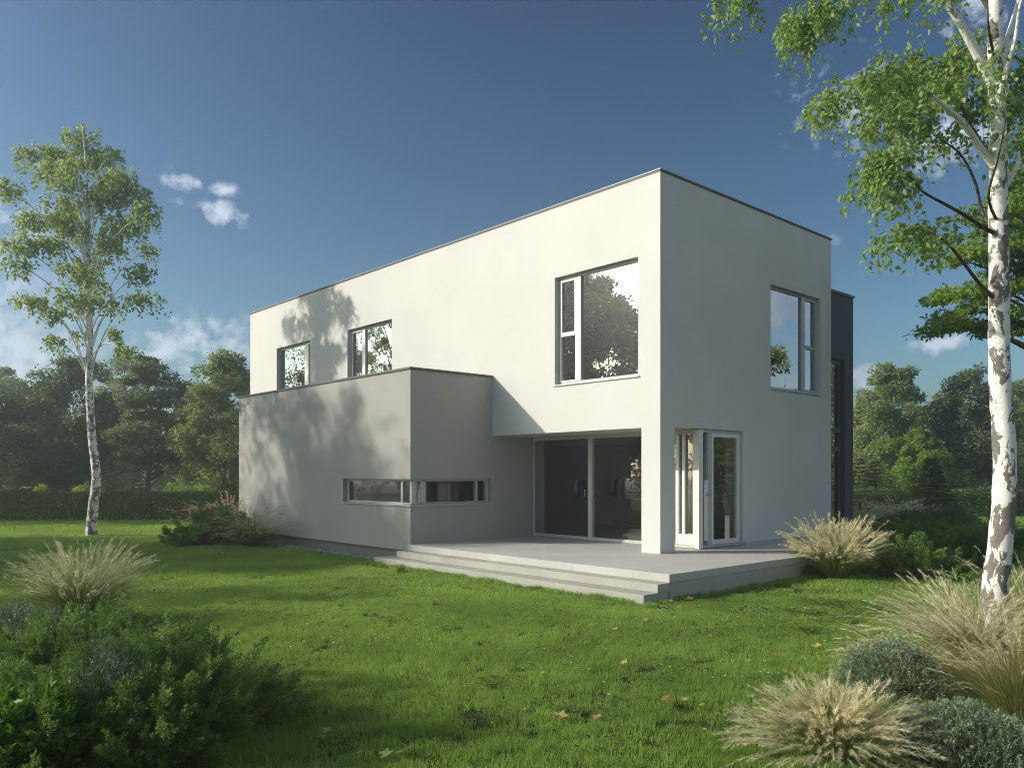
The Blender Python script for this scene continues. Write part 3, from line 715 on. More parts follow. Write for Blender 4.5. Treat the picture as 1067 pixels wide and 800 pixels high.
def cushion(loc, rad, H, n, label, mat, seed=0, leaf_l=.03, leaf_w=.007, stem=.11, per=12, group='low cushion shrubs', cat='shrub', name='cushion_shrub'):
    global RNG
    RNG = np.random.default_rng(4000 + seed)
    root = empty(name, loc, label, cat, group)
    u = unit(n); u[:, 2] = np.abs(u[:, 2]); lump = 1 + .10 * np.sin(u[:, 0] * 6 + seed) * np.cos(u[:, 1] * 5)
    base = u * np.array([rad, rad, H]) * (RNG.uniform(.72, 1.0, n) * lump)[:, None]
    d = u * .6 + np.array([0, 0, .8]) + RNG.normal(0, .22, (n, 3)); d /= np.linalg.norm(d, axis=1, keepdims=True)
    s = RNG.random((n, per)); P = (base[:, None] + d[:, None] * (s * stem)[..., None]).reshape(-1, 3)
    D = (np.repeat(d, per, 0) * .8 + unit(n * per) * .7)
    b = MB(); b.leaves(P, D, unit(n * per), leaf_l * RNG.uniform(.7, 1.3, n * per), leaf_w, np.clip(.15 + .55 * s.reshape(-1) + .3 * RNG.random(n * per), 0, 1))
    b.build('foliage', mat, root)
    w = MB()
    for i in range(0, n, max(1, n // 60)): w.tube([(0, 0, .02), base[i] * .5, base[i]], [.008, .005, .003], 4, False)
    w.build('stems', 'brown twig', root)
    return root

def hedge(name, x0, x1, Y, h, d, label, seed, n, slope=0):
    global RNG
    RNG = np.random.default_rng(6000 + seed)
    L = abs(x1 - x0); root = empty(name, ((x0 + x1) / 2, Y, 0), label, 'hedge', 'clipped garden hedges', rz=slope)
    b = MB()
    # scatter over top, front and back faces with a bumpy surface
    u = RNG.uniform(-L / 2, L / 2, n); w = RNG.random(n); side = w < .46; top = (w >= .46) & (w < .80)
    z = np.where(top, h, RNG.uniform(.10, h, n) ** 1.0); y = np.where(side, -d / 2, np.where(top, RNG.uniform(-d / 2, d / 2, n), d / 2))
    bump_ = .06 * np.sin(u * 2.1) * np.sin(u * .7 + 1) + RNG.normal(0, .05, n)
    y = y + np.where(top, RNG.normal(0, .03, n), np.sign(y) * bump_); z = z + np.where(top, bump_ * .8, 0)
    inw = RNG.random(n) < .35; y = np.where(inw, y * RNG.uniform(.6, 1, n), y)
    P = np.stack([u, y, z], 1); Nn = np.where(top[:, None], [0, 0, 1], np.stack([np.zeros(n), np.sign(y), np.zeros(n)], 1))
    b.leaves(P, unit(n) + Nn * .5 + [0, 0, .3], unit(n) * .7 + Nn, .085 * RNG.uniform(.6, 1.3, n), .05, fold=.05)
    b.build('foliage', 'hedge leaf', root)
    c = MB(); k = int(L / .12)
    for i in range(k):
        x = -L / 2 + (i + RNG.random()) * .12
        y0 = RNG.normal(0, d * .15)
        c.tube([(x, y0, 0), (x + RNG.normal(0, .08), y0 + RNG.normal(0, .1), h * .5), (x + RNG.normal(0, .15), y0 + RNG.normal(0, .2), h * .9)], [.018, .012, .005], 4, False)
    c.build('stems', 'woody core', root)
    return root

def spruce(loc, H, W, n_layer, label, seed, per=60, mat='conifer needle', group=None, size=.11, name='spruce_tree'):
    global RNG
    RNG = np.random.default_rng(7000 + seed)
    root = empty(name, loc, label, 'conifer', group)
    t = MB(); t.tube([(0, 0, 0), (0, 0, H * .5), (0, 0, H)], [H * .025, H * .014, .006], 6); 
    b = MB(); PP, DD = [], []
    for i in range(n_layer):
        f = (i + .5) / n_layer; z = H * (.04 + .94 * f); r = W / 2 * (1 - f) ** .85 + .04 * W
        m = max(5, int(12 * (1 - f) + 4)); a0 = RNG.uniform(0, 6.28)
        for j in range(m):
            a = a0 + 2 * math.pi * j / m + RNG.normal(0, .12); L = r * RNG.uniform(.8, 1.12)
            tip = np.array([L * math.cos(a), L * math.sin(a), z + .10 * L - .28 * r * (1 - f) + RNG.normal(0, .02 * H)])
            C = curve((0, 0, z), (tip[0] * .5, tip[1] * .5, z + .08 * r), tip, 5)
            t.tube(C, np.linspace(.012, .004, 5) * H * .5, 3, False)
            s = RNG.random(per) ** .7; q = s * 4; ii = np.minimum(q.astype(int), 3); p = C[ii] + (C[ii + 1] - C[ii]) * (q - ii)[:, None]
            sd = np.array([-math.sin(a), math.cos(a), 0]); off = RNG.uniform(-1, 1, per) * L * .30 * (1.1 - s)
            PP.append(p + sd * off[:, None] + RNG.normal(0, .012 * H, (per, 3)) * [1, 1, .6]); DD.append(np.array([math.cos(a), math.sin(a), .15]) + sd * np.sign(off)[:, None] * .7 + unit(per) * .3)
    P = np.concatenate(PP); D = np.concatenate(DD); n = len(P)
    b.leaves(P, D, unit(n) * .6 + [0, 0, 1], size * RNG.uniform(.7, 1.3, n), size * .42)
    t.build('trunk', 'grey bark', root); b.build('crown', mat, root)
    return root

# ------------------------------------------------------------------ haze over the garden
def haze():
    m = bpy.data.materials.new('haze air'); m.use_nodes = True; MATS['haze air'] = m; nt = m.node_tree; nt.nodes.clear()
    v = nt.nodes.new('ShaderNodeVolumePrincipled'); v.inputs['Color'].default_value = (.93, .96, 1, 1); v.inputs['Density'].default_value = .0033; v.inputs['Anisotropy'].default_value = .76
    o = nt.nodes.new('ShaderNodeOutputMaterial'); nt.links.new(v.outputs[0], o.inputs['Volume'])
    b = MB(); b.box(-270, 270, -210, 330, -1, 16); tag(b.build('haze', 'haze air'), 'thin morning haze over the garden', 'haze', kind='stuff')
haze()

# ------------------------------------------------------------------ the two birches
def drooping(b, c, r, n_tw, per, size, tw=.4, hang=1.0):
    """hanging birch twigs: strands that start inside the ellipsoid and droop, leaves along them"""
    c = np.asarray(c); u = unit(n_tw) * (RNG.random(n_tw) ** .45)[:, None]; S = c + u * np.asarray(r)
    az = RNG.uniform(0, 6.28, n_tw); L = tw * RNG.uniform(.5, 1.25, n_tw)
    t = RNG.random((n_tw, per)); h = .45 * L[:, None] * np.sqrt(t)
    P = np.stack([S[:, 0:1] + h * np.cos(az)[:, None], S[:, 1:2] + h * np.sin(az)[:, None], S[:, 2:3] + .12 * L[:, None] * t - hang * L[:, None] * t ** 1.8], 2)
    P = (P + RNG.normal(0, size * .35, P.shape)).reshape(-1, 3); n = len(P)
    D = unit(n) * .8 + [0, 0, -.75]; N = unit(n) + np.array([-.45, -.3, .4])
    b.leaves(P, D, N, size * RNG.uniform(.65, 1.25, n), size * RNG.uniform(.5, .75, n), fold=.07)
    k = 5; tt = np.linspace(0, 1, k)[None]; hh = .45 * L[:, None] * np.sqrt(tt)
    return np.stack([S[:, 0:1] + hh * np.cos(az)[:, None], S[:, 1:2] + hh * np.sin(az)[:, None], S[:, 2:3] + .12 * L[:, None] * tt - hang * L[:, None] * tt ** 1.8], 2)

def limb(root, pts, r0, r1, mat, name='branch', seg=8):
    b = MB(); P = spline(pts, 5); b.tube(P, np.linspace(r0, r1, len(P)), seg); return b.build(name, mat, root, True), P

def birch_right():
    global RNG
    RNG = np.random.default_rng(21); Y = 8.15
    base = at(1032, 676, Y); base[2] = 0
    root = empty('birch_tree', base, 'tall white-barked birch with dark scars standing in the pale grass beside the lawn', 'tree', 'birch trees')
    L = lambda x, y, d=0: at(x, y, Y + d) - base
    tp = [np.array([-.06, 0, -.05]), L(1033, 655), L(1036, 620), L(1043, 560), L(1047, 500), L(1045, 440), L(1042, 400), L(1041, 340), L(1041, 280), L(1040, 220), L(1040, 150), L(1038, 80), L(1036, 0), L(1034, -90, .1), L(1038, -200, .15), L(1030, -330, .1), L(1034, -430, .1)]
    P = spline(tp, 5); rr = np.interp(P[:, 2], [0, .3, 1.2, 3, 5, 7, 10.5], [.148, .132, .112, .098, .083, .065, .012])
    b = MB(); b.tube(P, rr * (1 + .03 * np.sin(np.arange(len(P)) * 1.7)), 18, True, .025); b.build('trunk', 'birch bark', root, True)
    wh, br = 'birch bark limb', 'brown twig'
    def on(y):  # trunk centre at photo row y
        i = np.argmin(abs((EYE - (y - 494) / 834 * Y) - P[:, 2])); return P[i]
    ends = []
    def B(y, pts, r, m): r = r * (.78 if m == br else 1); o, Q = limb(root, [on(y)] + [L(*p) for p in pts], r, r * .22, m); ends.append(Q); return Q
    B(98, [(1020, 60, -.05), (1001, 25, -.15), (985, 0, -.2), (968, -40, -.3), (940, -80, -.5)], .058, wh)
    B(175, [(1022, 155, -.05), (1003, 128, -.2), (985, 112, -.35), (960, 92, -.5), (930, 80, -.6)], .042, wh)
    B(182, [(1012, 132, .1), (996, 100, .3), (975, 78, .5), (945, 72, .7), (905, 88, .8)], .026, br)
    B(245, [(1026, 238, -.1), (1008, 226, -.25), (985, 213, -.4), (962, 200, -.5), (948, 184, -.55), (925, 165, -.6)], .030, br)
    B(250, [(1024, 222, .15), (1016, 190, .25), (1000, 160, .4), (975, 142, .5), (950, 120, .6)], .026, br)
    B(318, [(1021, 296, -.1), (1001, 270, -.2), (985, 252, -.3), (962, 240, -.4), (935, 240, -.45)], .028, br)
    B(235, [(1030, 205, -.3), (1040, 165, -.35), (1047, 130, -.35), (1052, 90, -.4)], .020, br)
    B(205, [(1056, 180, .1), (1062, 165, .2), (1060, 148, .2), (1074, 110, .3)], .034, wh)
    B(90, [(1046, 55, .05), (1056, 20, .1), (1068, -20, .15), (1085, -70, .2)], .042, wh)
    B(110, [(1050, 70, -.2), (1058, 40, -.3), (1063, 5, -.35), (1075, -30, -.4)], .03, wh)
    B(20, [(1012, -20, .1), (985, -50, .3), (930, -70, .5), (870, -40, .6), (820, -10, .7)], .04, br)
    B(60, [(1030, 30, -.4), (1028, -10, -.5), (1018, -60, -.8)], .02, br)
    B(-40, [(1000, -110, -.2), (940, -140, -.5), (860, -100, -.7), (790, -40, -.8), (755, -8, -.8)], .036, br)
    B(-150, [(1070, -220, .3), (1130, -260, .6)], .03, wh); B(-180, [(990, -260, .2), (950, -300, .3)], .03, wh)
    c = MB(); tw = []
    S = .0098 * 8.15 / 8 # metres per photo pixel at the tree
    CL = [(905, 84, .6, 30, 16, 40), (868, 100, .5, 22, 18, 34), (848, 108, .55, 9, 12, 10), (940, 70, .4, 34, 20, 60), (972, 88, .1, 28, 26, 55), (935, 105, .0, 32, 26, 60), (985, 65, .6, 22, 18, 32),
          (1000, 50, .3, 22, 16, 30), (960, 128, .2, 26, 14, 30), (1010, 95, .5, 18, 16, 22), (925, 90, -.5, 30, 22, 40), (900, 130, .2, 14, 14, 14),
          (912, 172, -.5, 20, 20, 44), (935, 155, -.5, 16, 16, 28), (905, 190, -.6, 10, 14, 14), (940, 186, -.4, 12, 12, 16), (925, 203, -.55, 9, 8, 8),
          (942, 240, -.45, 18, 7, 22), (962, 238, -.4, 16, 7, 22), (982, 250, -.3, 10, 6, 10), (925, 240, -.45, 8, 5, 6),
          (828, 20, .7, 16, 18, 34), (850, 12, .65, 22, 14, 34), (838, 38, .7, 12, 12, 18), (815, 30, .7, 8, 10, 8), (880, -5, .5, 26, 12, 26), (870, 18, .6, 12, 8, 10),
          (760, -4, -.8, 14, 8, 16), (775, -15, -.8, 14, 8, 14), (935, -8, -.4, 20, 8, 16), (985, -12, -.2, 20, 10, 14),
          (1005, 72, .8, 20, 14, 22), (1000, 135, .7, 14, 22, 22), (1015, 118, .6, 12, 16, 14), (1058, 110, .3, 10, 22, 24), (1064, 80, .4, 10, 20, 18), (1060, 135, -.3, 8, 12, 12), (1066, 40, .2, 8, 20, 12), (1030, 60, -.5, 10, 16, 10),
          (1040, 95, -.45, 8, 12, 9), (1085, 60, .4, 30, 40, 60), (1080, 140, .5, 20, 24, 36)]
    for (x, y, d, rx, ry, n) in CL:
        tw.append(drooping(c, L(x, y, d), (rx * S * .95, .34, ry * S * .8), int(n * .98), 11, .068, .36))
    for i in range(46):                                    # crown above the frame
        a = RNG.uniform(0, 6.28); z = RNG.uniform(7.6, 11.2); r = RNG.uniform(.3, 2.2) * (1 - (z - 7.4) / 6)
        tw.append(drooping(c, np.array([.05 + r * math.cos(a), r * math.sin(a), z]), (.45, .45, .35), 34, 11, .08, .4))
    t = MB(); T = np.concatenate(tw); sd = unit(len(T)); t.ribbons(T, np.linspace(.0032, .0012, 5), sd); 
    t.build('twigs', 'brown twig', root); c.build('crown', 'birch leaf', root)
birch_right()

def birch_left():
    global RNG
    RNG = np.random.default_rng(22); Y = 22.9
    base = at(95, 559, Y); base[2] = 0
    root = empty('birch_tree', base, 'slender birch with speckled trunk and airy crown standing alone on the left lawn', 'tree', 'birch trees')
    L = lambda x, y, d=0: at(x, y, Y + d) - base
    tp = [np.array([0, 0, -.05]), L(96, 540), L(98, 520), L(100.5, 500), L(99, 480), L(96, 455), L(94, 425), L(93, 395), L(93.5, 350), L(93, 310), L(92, 270), L(92, 235), L(91, 200), L(89, 165), L(86, 132)]
    P = spline(tp, 4); rr = np.interp(P[:, 2], [0, .4, 2, 5, 8, 11.5], [.17, .145, .12, .10, .065, .012])
    b = MB(); b.tube(P, rr, 10, True, .03); b.build('trunk', 'birch bark far', root, True)
    CL = [(84, 141, 25, 16), (38, 158, 26, 14), (52, 176, 32, 15), (119, 158, 15, 10), (126, 183, 19, 17), (10, 195, 18, 16), (66, 187, 18, 14), (150, 218, 16, 18), (133, 200, 24, 20), (105, 204, 20, 24),
          (77, 211, 18, 13), (38, 225, 32, 16), (70, 232, 20, 16), (130, 232, 26, 20), (21, 253, 20, 18), (52, 253, 26, 13), (154, 256, 11, 10), (115, 253, 22, 13), (21, 274, 18, 9), (147, 281, 22, 10),
          (38, 311, 24, 13), (56, 323, 18, 9), (150, 309, 20, 10), (119, 316, 14, 7), (84, 316, 9, 9), (56, 353, 14, 8), (84, 347, 10, 8), (115, 344, 11, 7), (131, 361, 13, 9), (88, 275, 14, 12), (100, 165, 22, 16), (62, 158, 20, 14)]
    c = MB(); S = Y / 834
    for q, (x, y, rx, ry) in enumerate(CL):
        d = RNG.normal(0, .75) if q % 3 else RNG.normal(0, .35)
        C = L(x, y, d); ya = min(372 + 34 * RNG.random(), y + .80 * abs(x - 92) + 26 + 26 * RNG.random()) if abs(x - 92) > 14 else y + 30; i = np.argmin(abs((EYE - (ya - 494) / 834 * Y) - P[:, 2])); a = P[i]
        m = a + (C - a) * .42 + np.array([0, 0, .30 * np.linalg.norm(C - a)]) * .55
        e = C + (C - a) * .10
        r = .021 * (1 - .4 * (405 - ya) / 260)
        limb(root, [a, m, C * .8 + m * .2, e], r, .008, 'birch bark limb', seg=6)
        drooping(c, C, (rx * S * .95, .45, ry * S * .62), int(4 + rx * ry * .135), 12, .105, .45)
    for q in range(16):                                     # depth of the crown in front of and behind the trunk
        y = RNG.uniform(150, 335); x = RNG.uniform(60, 130); d = RNG.choice([-1, 1]) * RNG.uniform(.7, 1.7)
        C = L(x, y, d); i = np.argmin(abs((EYE - (min(390, y + 70) - 494) / 834 * Y) - P[:, 2])); a = P[i]
        limb(root, [a, a + (C - a) * .45 + [0, 0, .35], C], .02, .006, 'birch bark limb', seg=5)
        drooping(c, C, (.42, .45, .26), 24, 12, .105, .42)
    c.build('crown', 'birch leaf far', root)
birch_left()

# ------------------------------------------------------------------ maple beyond the right birch
def maple():
    global RNG
    RNG = np.random.default_rng(23); Y = 16.0
    base = at(1098, 580, Y); base[2] = 0
    root = empty('maple_tree', base, 'bright green leafy tree reaching into view behind the right birch trunk', 'tree')
    L = lambda x, y, d=0: at(x, y, Y + d) - base
    P = spline([np.array([0, 0, -.05]), L(1096, 480), L(1099, 380), L(1094, 280), L(1098, 200), L(1094, 120)], 5)
    b = MB(); b.tube(P, np.linspace(.21, .03, len(P)), 12, True, .03); b.build('trunk', 'grey bark', root, True)
    CL = [(1000, 270, 22, 9), (1022, 262, 24, 10), (1045, 255, 24, 14), (1010, 300, 22, 9), (990, 305, 14, 7), (1035, 300, 26, 12), (1000, 335, 24, 11), (985, 332, 13, 7), (1025, 345, 18, 9), (1045, 330, 20, 12), (1035, 230, 18, 10), (1020, 215, 10, 6),
          (1055, 210, 18, 14), (1060, 185, 14, 12), (1075, 230, 22, 18), (1080, 290, 24, 18), (1075, 340, 24, 16), (1090, 190, 26, 20), (1110, 240, 30, 22), (1120, 300, 34, 22), (1130, 190, 30, 24), (1105, 150, 26, 18), (1150, 250, 30, 22), (1115, 350, 34, 14), (1150, 330, 26, 16),
          (1010, 320, 12, 6), (1050, 280, 20, 10)]
    c = MB(); S = Y / 834
    for q, (x, y, rx, ry) in enumerate(CL):
        C = L(x, y, RNG.normal(0, .7)); i = np.argmin(abs((EYE - (min(400, y + 30 + .12 * abs(x - 1097)) - 494) / 834 * Y) - P[:, 2])); a = P[i]
        limb(root, [a, a + (C - a) * .5 + [0, 0, .12], C], .05, .008, 'brown twig', seg=5)
        for k in range(3):
            d = RNG.normal(0, 1, 3) * [rx * S * .45, .35, ry * S * .4]
            clump_leaves(c, C + d, rx * S * .68, .55, ry * S * .55, int(rx * ry * 1.1), .105, up=.9, shell=.3)
    c.build('crown', 'maple leaf', root)
maple()

# ------------------------------------------------------------------ trees outside the frame on the left: they shade the lawn and show in the windows
tree('lime_tree', (-26, 16.3, 0), 12.6, 9.0, 2.6, 100, 36000, .25, 'tall leafy tree left of the lawn, mirrored in the big window', 'dark tree leaf', seed=3, flat=.6)
tree('lime_tree', (-24.6, 29.6, 0), 9.6, 7.4, 2.0, 56, 20000, .15, 'leafy tree left of the birch, mirrored in the small upper windows', 'mid tree leaf', seed=4, flat=.6)
tree('plum_tree', (-10.4, 4.9, 0), 5.2, 4.6, 2.2, 22, 2800, .12, 'small leafy tree left of the foreground junipers shading them', 'mid tree leaf', seed=5)
tree('plum_tree', (-15.5, 10.6, 0), 6.6, 3.8, 3.4, 22, 3200, .12, 'loose leafy tree left of the shaded plumed grass', 'mid tree leaf', seed=6)

tree('lime_tree', (-19.5, 17.7, 0), 12.4, 6.6, 7.2, 36, 8500, .15, 'slim leafy tree left of the lawn whose shade falls on the grey block', 'mid tree leaf', seed=7, flat=.8)

# ------------------------------------------------------------------ background trees
def place(px, Y): return ((px - 533.5) / 834 * Y, Y, 0)
def hgt(py, Y): return EYE + (494 - py) / 834 * Y
BT = 'trees behind the garden hedge'
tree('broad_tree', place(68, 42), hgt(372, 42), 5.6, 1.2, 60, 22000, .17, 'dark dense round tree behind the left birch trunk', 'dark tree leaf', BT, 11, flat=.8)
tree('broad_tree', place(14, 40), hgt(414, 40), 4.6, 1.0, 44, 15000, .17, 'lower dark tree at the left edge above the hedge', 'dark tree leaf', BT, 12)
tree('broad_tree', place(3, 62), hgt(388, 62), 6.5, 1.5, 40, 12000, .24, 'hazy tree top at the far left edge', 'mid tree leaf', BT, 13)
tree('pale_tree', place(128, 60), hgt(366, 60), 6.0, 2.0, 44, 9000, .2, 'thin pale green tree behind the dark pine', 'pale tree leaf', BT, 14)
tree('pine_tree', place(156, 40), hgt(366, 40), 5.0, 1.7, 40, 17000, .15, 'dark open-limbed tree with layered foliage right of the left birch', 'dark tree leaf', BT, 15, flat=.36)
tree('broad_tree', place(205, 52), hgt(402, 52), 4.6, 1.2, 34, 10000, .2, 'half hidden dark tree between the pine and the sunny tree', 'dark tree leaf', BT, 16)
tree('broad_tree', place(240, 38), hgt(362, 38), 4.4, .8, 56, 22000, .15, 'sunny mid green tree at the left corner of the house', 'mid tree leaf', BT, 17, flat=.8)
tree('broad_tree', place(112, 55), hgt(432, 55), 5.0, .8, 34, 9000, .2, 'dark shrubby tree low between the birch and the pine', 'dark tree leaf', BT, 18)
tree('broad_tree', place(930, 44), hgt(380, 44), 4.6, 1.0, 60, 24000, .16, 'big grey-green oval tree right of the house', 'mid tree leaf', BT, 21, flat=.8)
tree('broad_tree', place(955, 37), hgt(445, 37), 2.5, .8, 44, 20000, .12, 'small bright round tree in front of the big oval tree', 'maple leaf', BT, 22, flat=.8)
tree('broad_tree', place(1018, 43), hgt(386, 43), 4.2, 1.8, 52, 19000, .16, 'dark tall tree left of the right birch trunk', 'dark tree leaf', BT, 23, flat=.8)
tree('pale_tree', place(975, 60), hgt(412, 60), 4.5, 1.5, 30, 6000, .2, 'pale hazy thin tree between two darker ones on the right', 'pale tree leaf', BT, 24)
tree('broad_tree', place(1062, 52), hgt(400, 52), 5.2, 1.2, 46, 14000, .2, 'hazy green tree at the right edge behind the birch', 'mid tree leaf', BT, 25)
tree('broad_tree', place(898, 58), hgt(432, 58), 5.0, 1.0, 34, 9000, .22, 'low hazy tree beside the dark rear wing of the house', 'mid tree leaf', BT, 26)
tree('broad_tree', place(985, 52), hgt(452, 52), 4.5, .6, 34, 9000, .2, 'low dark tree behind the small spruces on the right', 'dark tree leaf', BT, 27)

tree('oak_tree', (26, 19, 0), 9.5, 7.0, 1.2, 46, 12000, .2, 'broad tree beyond the right edge of the garden, mirrored in the side glazing', 'mid tree leaf', seed=31)
tree('oak_tree', (33, 27, 0), 8.0, 7.0, 1.0, 40, 9000, .22, 'lower broad tree further right of the garden, mirrored in the side windows', 'dark tree leaf', seed=32)
# wood far behind as one mass
def far_wood():
    global RNG
    RNG = np.random.default_rng(30); b = MB()
    spots = [(x, 74 + RNG.normal(0, 4)) for x in np.arange(-60, 66, 3.4)]
    spots += [(66 + RNG.normal(0, 3), y) for y in np.arange(-30, 74, 4.2)] + [(-62 + RNG.normal(0, 3), y) for y in np.arange(-10, 74, 4.2)]
    for (x, Y) in spots:
        h = RNG.uniform(5.0, 7.2)
        for k in range(9):
            clump_leaves(b, (x + RNG.normal(0, 1.4), Y + RNG.normal(0, 1.5), RNG.uniform(.8, h - 1)), 1.6, 1.6, 1.1, 130, .42)
    tag(b.build('far_wood', 'dark tree leaf'), 'dark band of woodland closing the view behind the garden trees', 'woodland', kind='stuff')
far_wood()
# low growth behind the hedges
SP = 'small conifers behind the hedges'
sp = spruce(place(895, 38), 2.6, 1.7, 13, 'small cone-shaped conifer nearest the dark rear wing', 1, 34, group=SP, size=.15, name='small_conifer')
for i, (px, Y, s, lab) in enumerate([(912, 38, .95, 'small cone-shaped conifer second from the dark rear wing'), (924, 37, .72, 'low cone-shaped conifer third from the dark rear wing'), (996, 38, .9, 'small cone-shaped conifer right of the spruce behind the hedge'),
        (1010, 39, .8, 'small dark conifer just left of the right birch trunk'), (20, 36, .95, 'small dark conifer at the left end behind the hedge'), (180, 36, .62, 'small dark conifer behind the hedge right of the pine'), (1066, 40, .95, 'small conifer at the right edge behind the hedge'),
        (112, 37, .7, 'small dark conifer behind the hedge right of the left birch'), (140, 36, .85, 'small conifer behind the hedge under the pine')]):
    o = copy_tree(sp); o.location = place(px, Y); o.scale = (s, s, s); o.rotation_euler.z = i * 1.3; o['label'] = lab
for i, (px, Y, r, lab) in enumerate([(178, 34, .45, 'yellowish round shrub behind the hedge below the pine'), (190, 34, .55, 'larger yellowish round shrub behind the left hedge'), (212, 34, .5, 'yellowish round shrub nearest the house behind the left hedge'), (85, 34, .5, 'yellowish shrub just left of the birch trunk behind the hedge'), (43, 35, .45, 'small round shrub behind the far left hedge')]):
    cushion(place(px, Y), r, 1.02 + r * .5, 700, lab, 'maple leaf', 40 + i, .07, .04, .15, 6, 'round shrubs behind the hedge', name='round_shrub')
hedge('hedge', -32, -7.2, 30.6, 1.02, .95, 'long low clipped hedge across the back of the left lawn', 1, 60000)
hedge('hedge', 12.5, 34, 33.5, 1.05, .95, 'long low clipped hedge across the back of the right lawn', 2, 52000)

# ------------------------------------------------------------------ garden plants
spruce(place(970, 26.8), 2.35, 1.9, 20, 'bushy green spruce in front of the right hedge', 5, 150, 'spruce needle', size=.085)
juniper(place(212, 20.3), 1.0, .85, 70, 'spreading juniper at the far corner of the grey block', seed=1, size=.055, per=20)
juniper(place(238, 21.3), .85, .95, 60, 'taller juniper close against the far corner of the grey block', seed=2, size=.055, per=20)
fountain_grass(place(236, 21.9), 1.5, 300, 260, 'pink plumed grass behind the junipers at the grey block', plume='plume pink', hw_=.006, bw=.006, hl=.07, hairs=26, seed=1)
fountain_grass(place(262, 19.6), 1.2, 700, 320, 'pale feathery grass tuft against the grey block wall', plume='plume shade', hw_=.004, bw=.005, hl=.06, hairs=22, seed=2, pw=.24)
fountain_grass(place(870, 13.6), 1.12, 900, 420, 'dense plumed grass tuft at the right corner of the terrace', hw_=.0035, bw=.0045, hairs=46, hl=.075, seed=3, el=(50, 90), droop=.25)
juniper(place(838, 14.0), .5, .38, 40, 'small dark juniper tucked under the terrace grass', seed=3, size=.04, per=22)
juniper(place(952, 13.75), .82, .66, 80, 'spreading juniper right of the terrace grass', seed=4, size=.038, per=28)
juniper(place(1003, 15.8), .95, .72, 80, 'dark spreading juniper left of the right birch trunk', seed=5, size=.045, per=24)
juniper(place(925, 17.2), 1.0, .72, 70, 'juniper behind the spreading one near the terrace grass', seed=6, size=.05, per=20)
juniper(place(965, 18.5), 1.0, .60, 70, 'juniper hiding the pale stone blocks', seed=7, size=.05, per=20)
juniper(place(1040, 18.0), 1.0, .70, 64, 'dark juniper behind the right birch trunk', seed=8, size=.05, per=20)
fountain_grass(place(938, 25.0), 1.2, 480, 320, 'wide plumed grass before the right hedge', hw_=.006, bw=.006, hl=.08, hairs=26, seed=4)
fountain_grass(place(962, 25.6), 1.05, 340, 240, 'lower plumed grass left of the spruce', hw_=.006, bw=.006, hl=.08, hairs=26, seed=5)
fountain_grass(place(897, 24.0), 1.2, 340, 240, 'plumed grass beside the dark rear wing of the house', hw_=.006, bw=.006, hl=.08, hairs=26, seed=6)
cushion(place(985, 24.4), .95, .75, 1500, 'rounded dark evergreen mound before the spruce', 'hedge leaf', 6, .06, .03, .12, 8)
cushion(place(948, 23.6), 1.0, .6, 1500, 'low dark evergreen mound in front of the plumed grasses', 'hedge leaf', 7, .06, .03, .12, 8)
for i, (px, Y, w, h, lab) in enumerate([(968, 20.3, .36, .46, 'pale stone block showing between the junipers'), (911, 19.6, .22, .44, 'pale stone block half hidden behind the terrace grass')]):
    b = MB(); b.box(-w / 2, w / 2, -.2, .2, 0, h); o = b.build('stone_block', 'pale stone', None, bevel=.02); o.location = place(px, Y); o.rotation_euler.z = .2 + .3 * i
    tag(o, lab, 'stone', 'pale garden stones')

# foreground right
fountain_grass(place(868, 4.98), 0.56, 1300, 620, 'round plumed grass tuft at the bottom right of the lawn', hw_=.0017, bw=.0026, hairs=60, hl=.046, seed=7, blade_len=.95, el=(24, 90), droop=.30, pw=.32)
cushion(place(928, 6.45), .40, .40, 1500, 'silvery lavender mound left of the right birch foot', 'lavender leaf', 1, .026, .006, .09, 13)
cushion(place(1003, 5.0), .42, .30, 2000, 'silvery lavender mound at the bottom right corner', 'lavender leaf', 2, .024, .0055, .08, 13)
fountain_grass(place(1012, 7.3), 0.95, 1000, 420, 'large pale feather grass around the right birch foot', 'stipa blade', 'plume', hw_=.0015, bw=.0022, hairs=56, hl=.06, seed=8, el=(40, 84), droop=.32, pw=.46, thick=.6)
fountain_grass(place(965, 6.9), .72, 360, 220, 'pale arching feather grass over the lavender mound', 'stipa blade', 'plume', hw_=.0015, bw=.0022, hairs=54, hl=.055, seed=9, el=(25, 60), droop=.42, pw=.42, thick=.6)
fountain_grass(place(1066, 5.7), 1.05, 1000, 240, 'tall upright feather grass at the right edge', 'stipa blade', 'plume', hw_=.0014, bw=.0022, hairs=44, hl=.042, seed=10, el=(48, 88), droop=.26, pw=.34, thick=.6)
fountain_grass(place(1075, 8.6), 1.1, 500, 150, 'upright feather grass behind the right birch foot', 'stipa blade', 'plume', hw_=.0018, bw=.0024, hairs=40, hl=.045, seed=12, el=(50, 88), droop=.26, pw=.36, thick=.6)
# foreground left
fountain_grass(place(84, 9.5), 1.05, 1300, 420, 'shaded feathery grass tuft behind the foreground junipers', plume='plume shade', hw_=.0022, bw=.0032, hairs=44, hl=.06, seed=11, pw=.34, droop=.24, el=(52, 90), thick=.9)
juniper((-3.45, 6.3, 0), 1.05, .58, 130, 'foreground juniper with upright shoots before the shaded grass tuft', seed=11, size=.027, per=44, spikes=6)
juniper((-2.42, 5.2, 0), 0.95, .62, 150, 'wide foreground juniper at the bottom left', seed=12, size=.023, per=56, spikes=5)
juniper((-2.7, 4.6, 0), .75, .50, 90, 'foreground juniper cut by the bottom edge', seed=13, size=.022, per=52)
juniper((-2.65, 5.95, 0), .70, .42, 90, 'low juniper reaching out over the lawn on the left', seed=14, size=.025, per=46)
cushion(place(22, 7.4), .46, .52, 1600, 'blue-grey cushion shrub at the left edge', 'blue cushion leaf', 3, .028, .007, .10, 13)
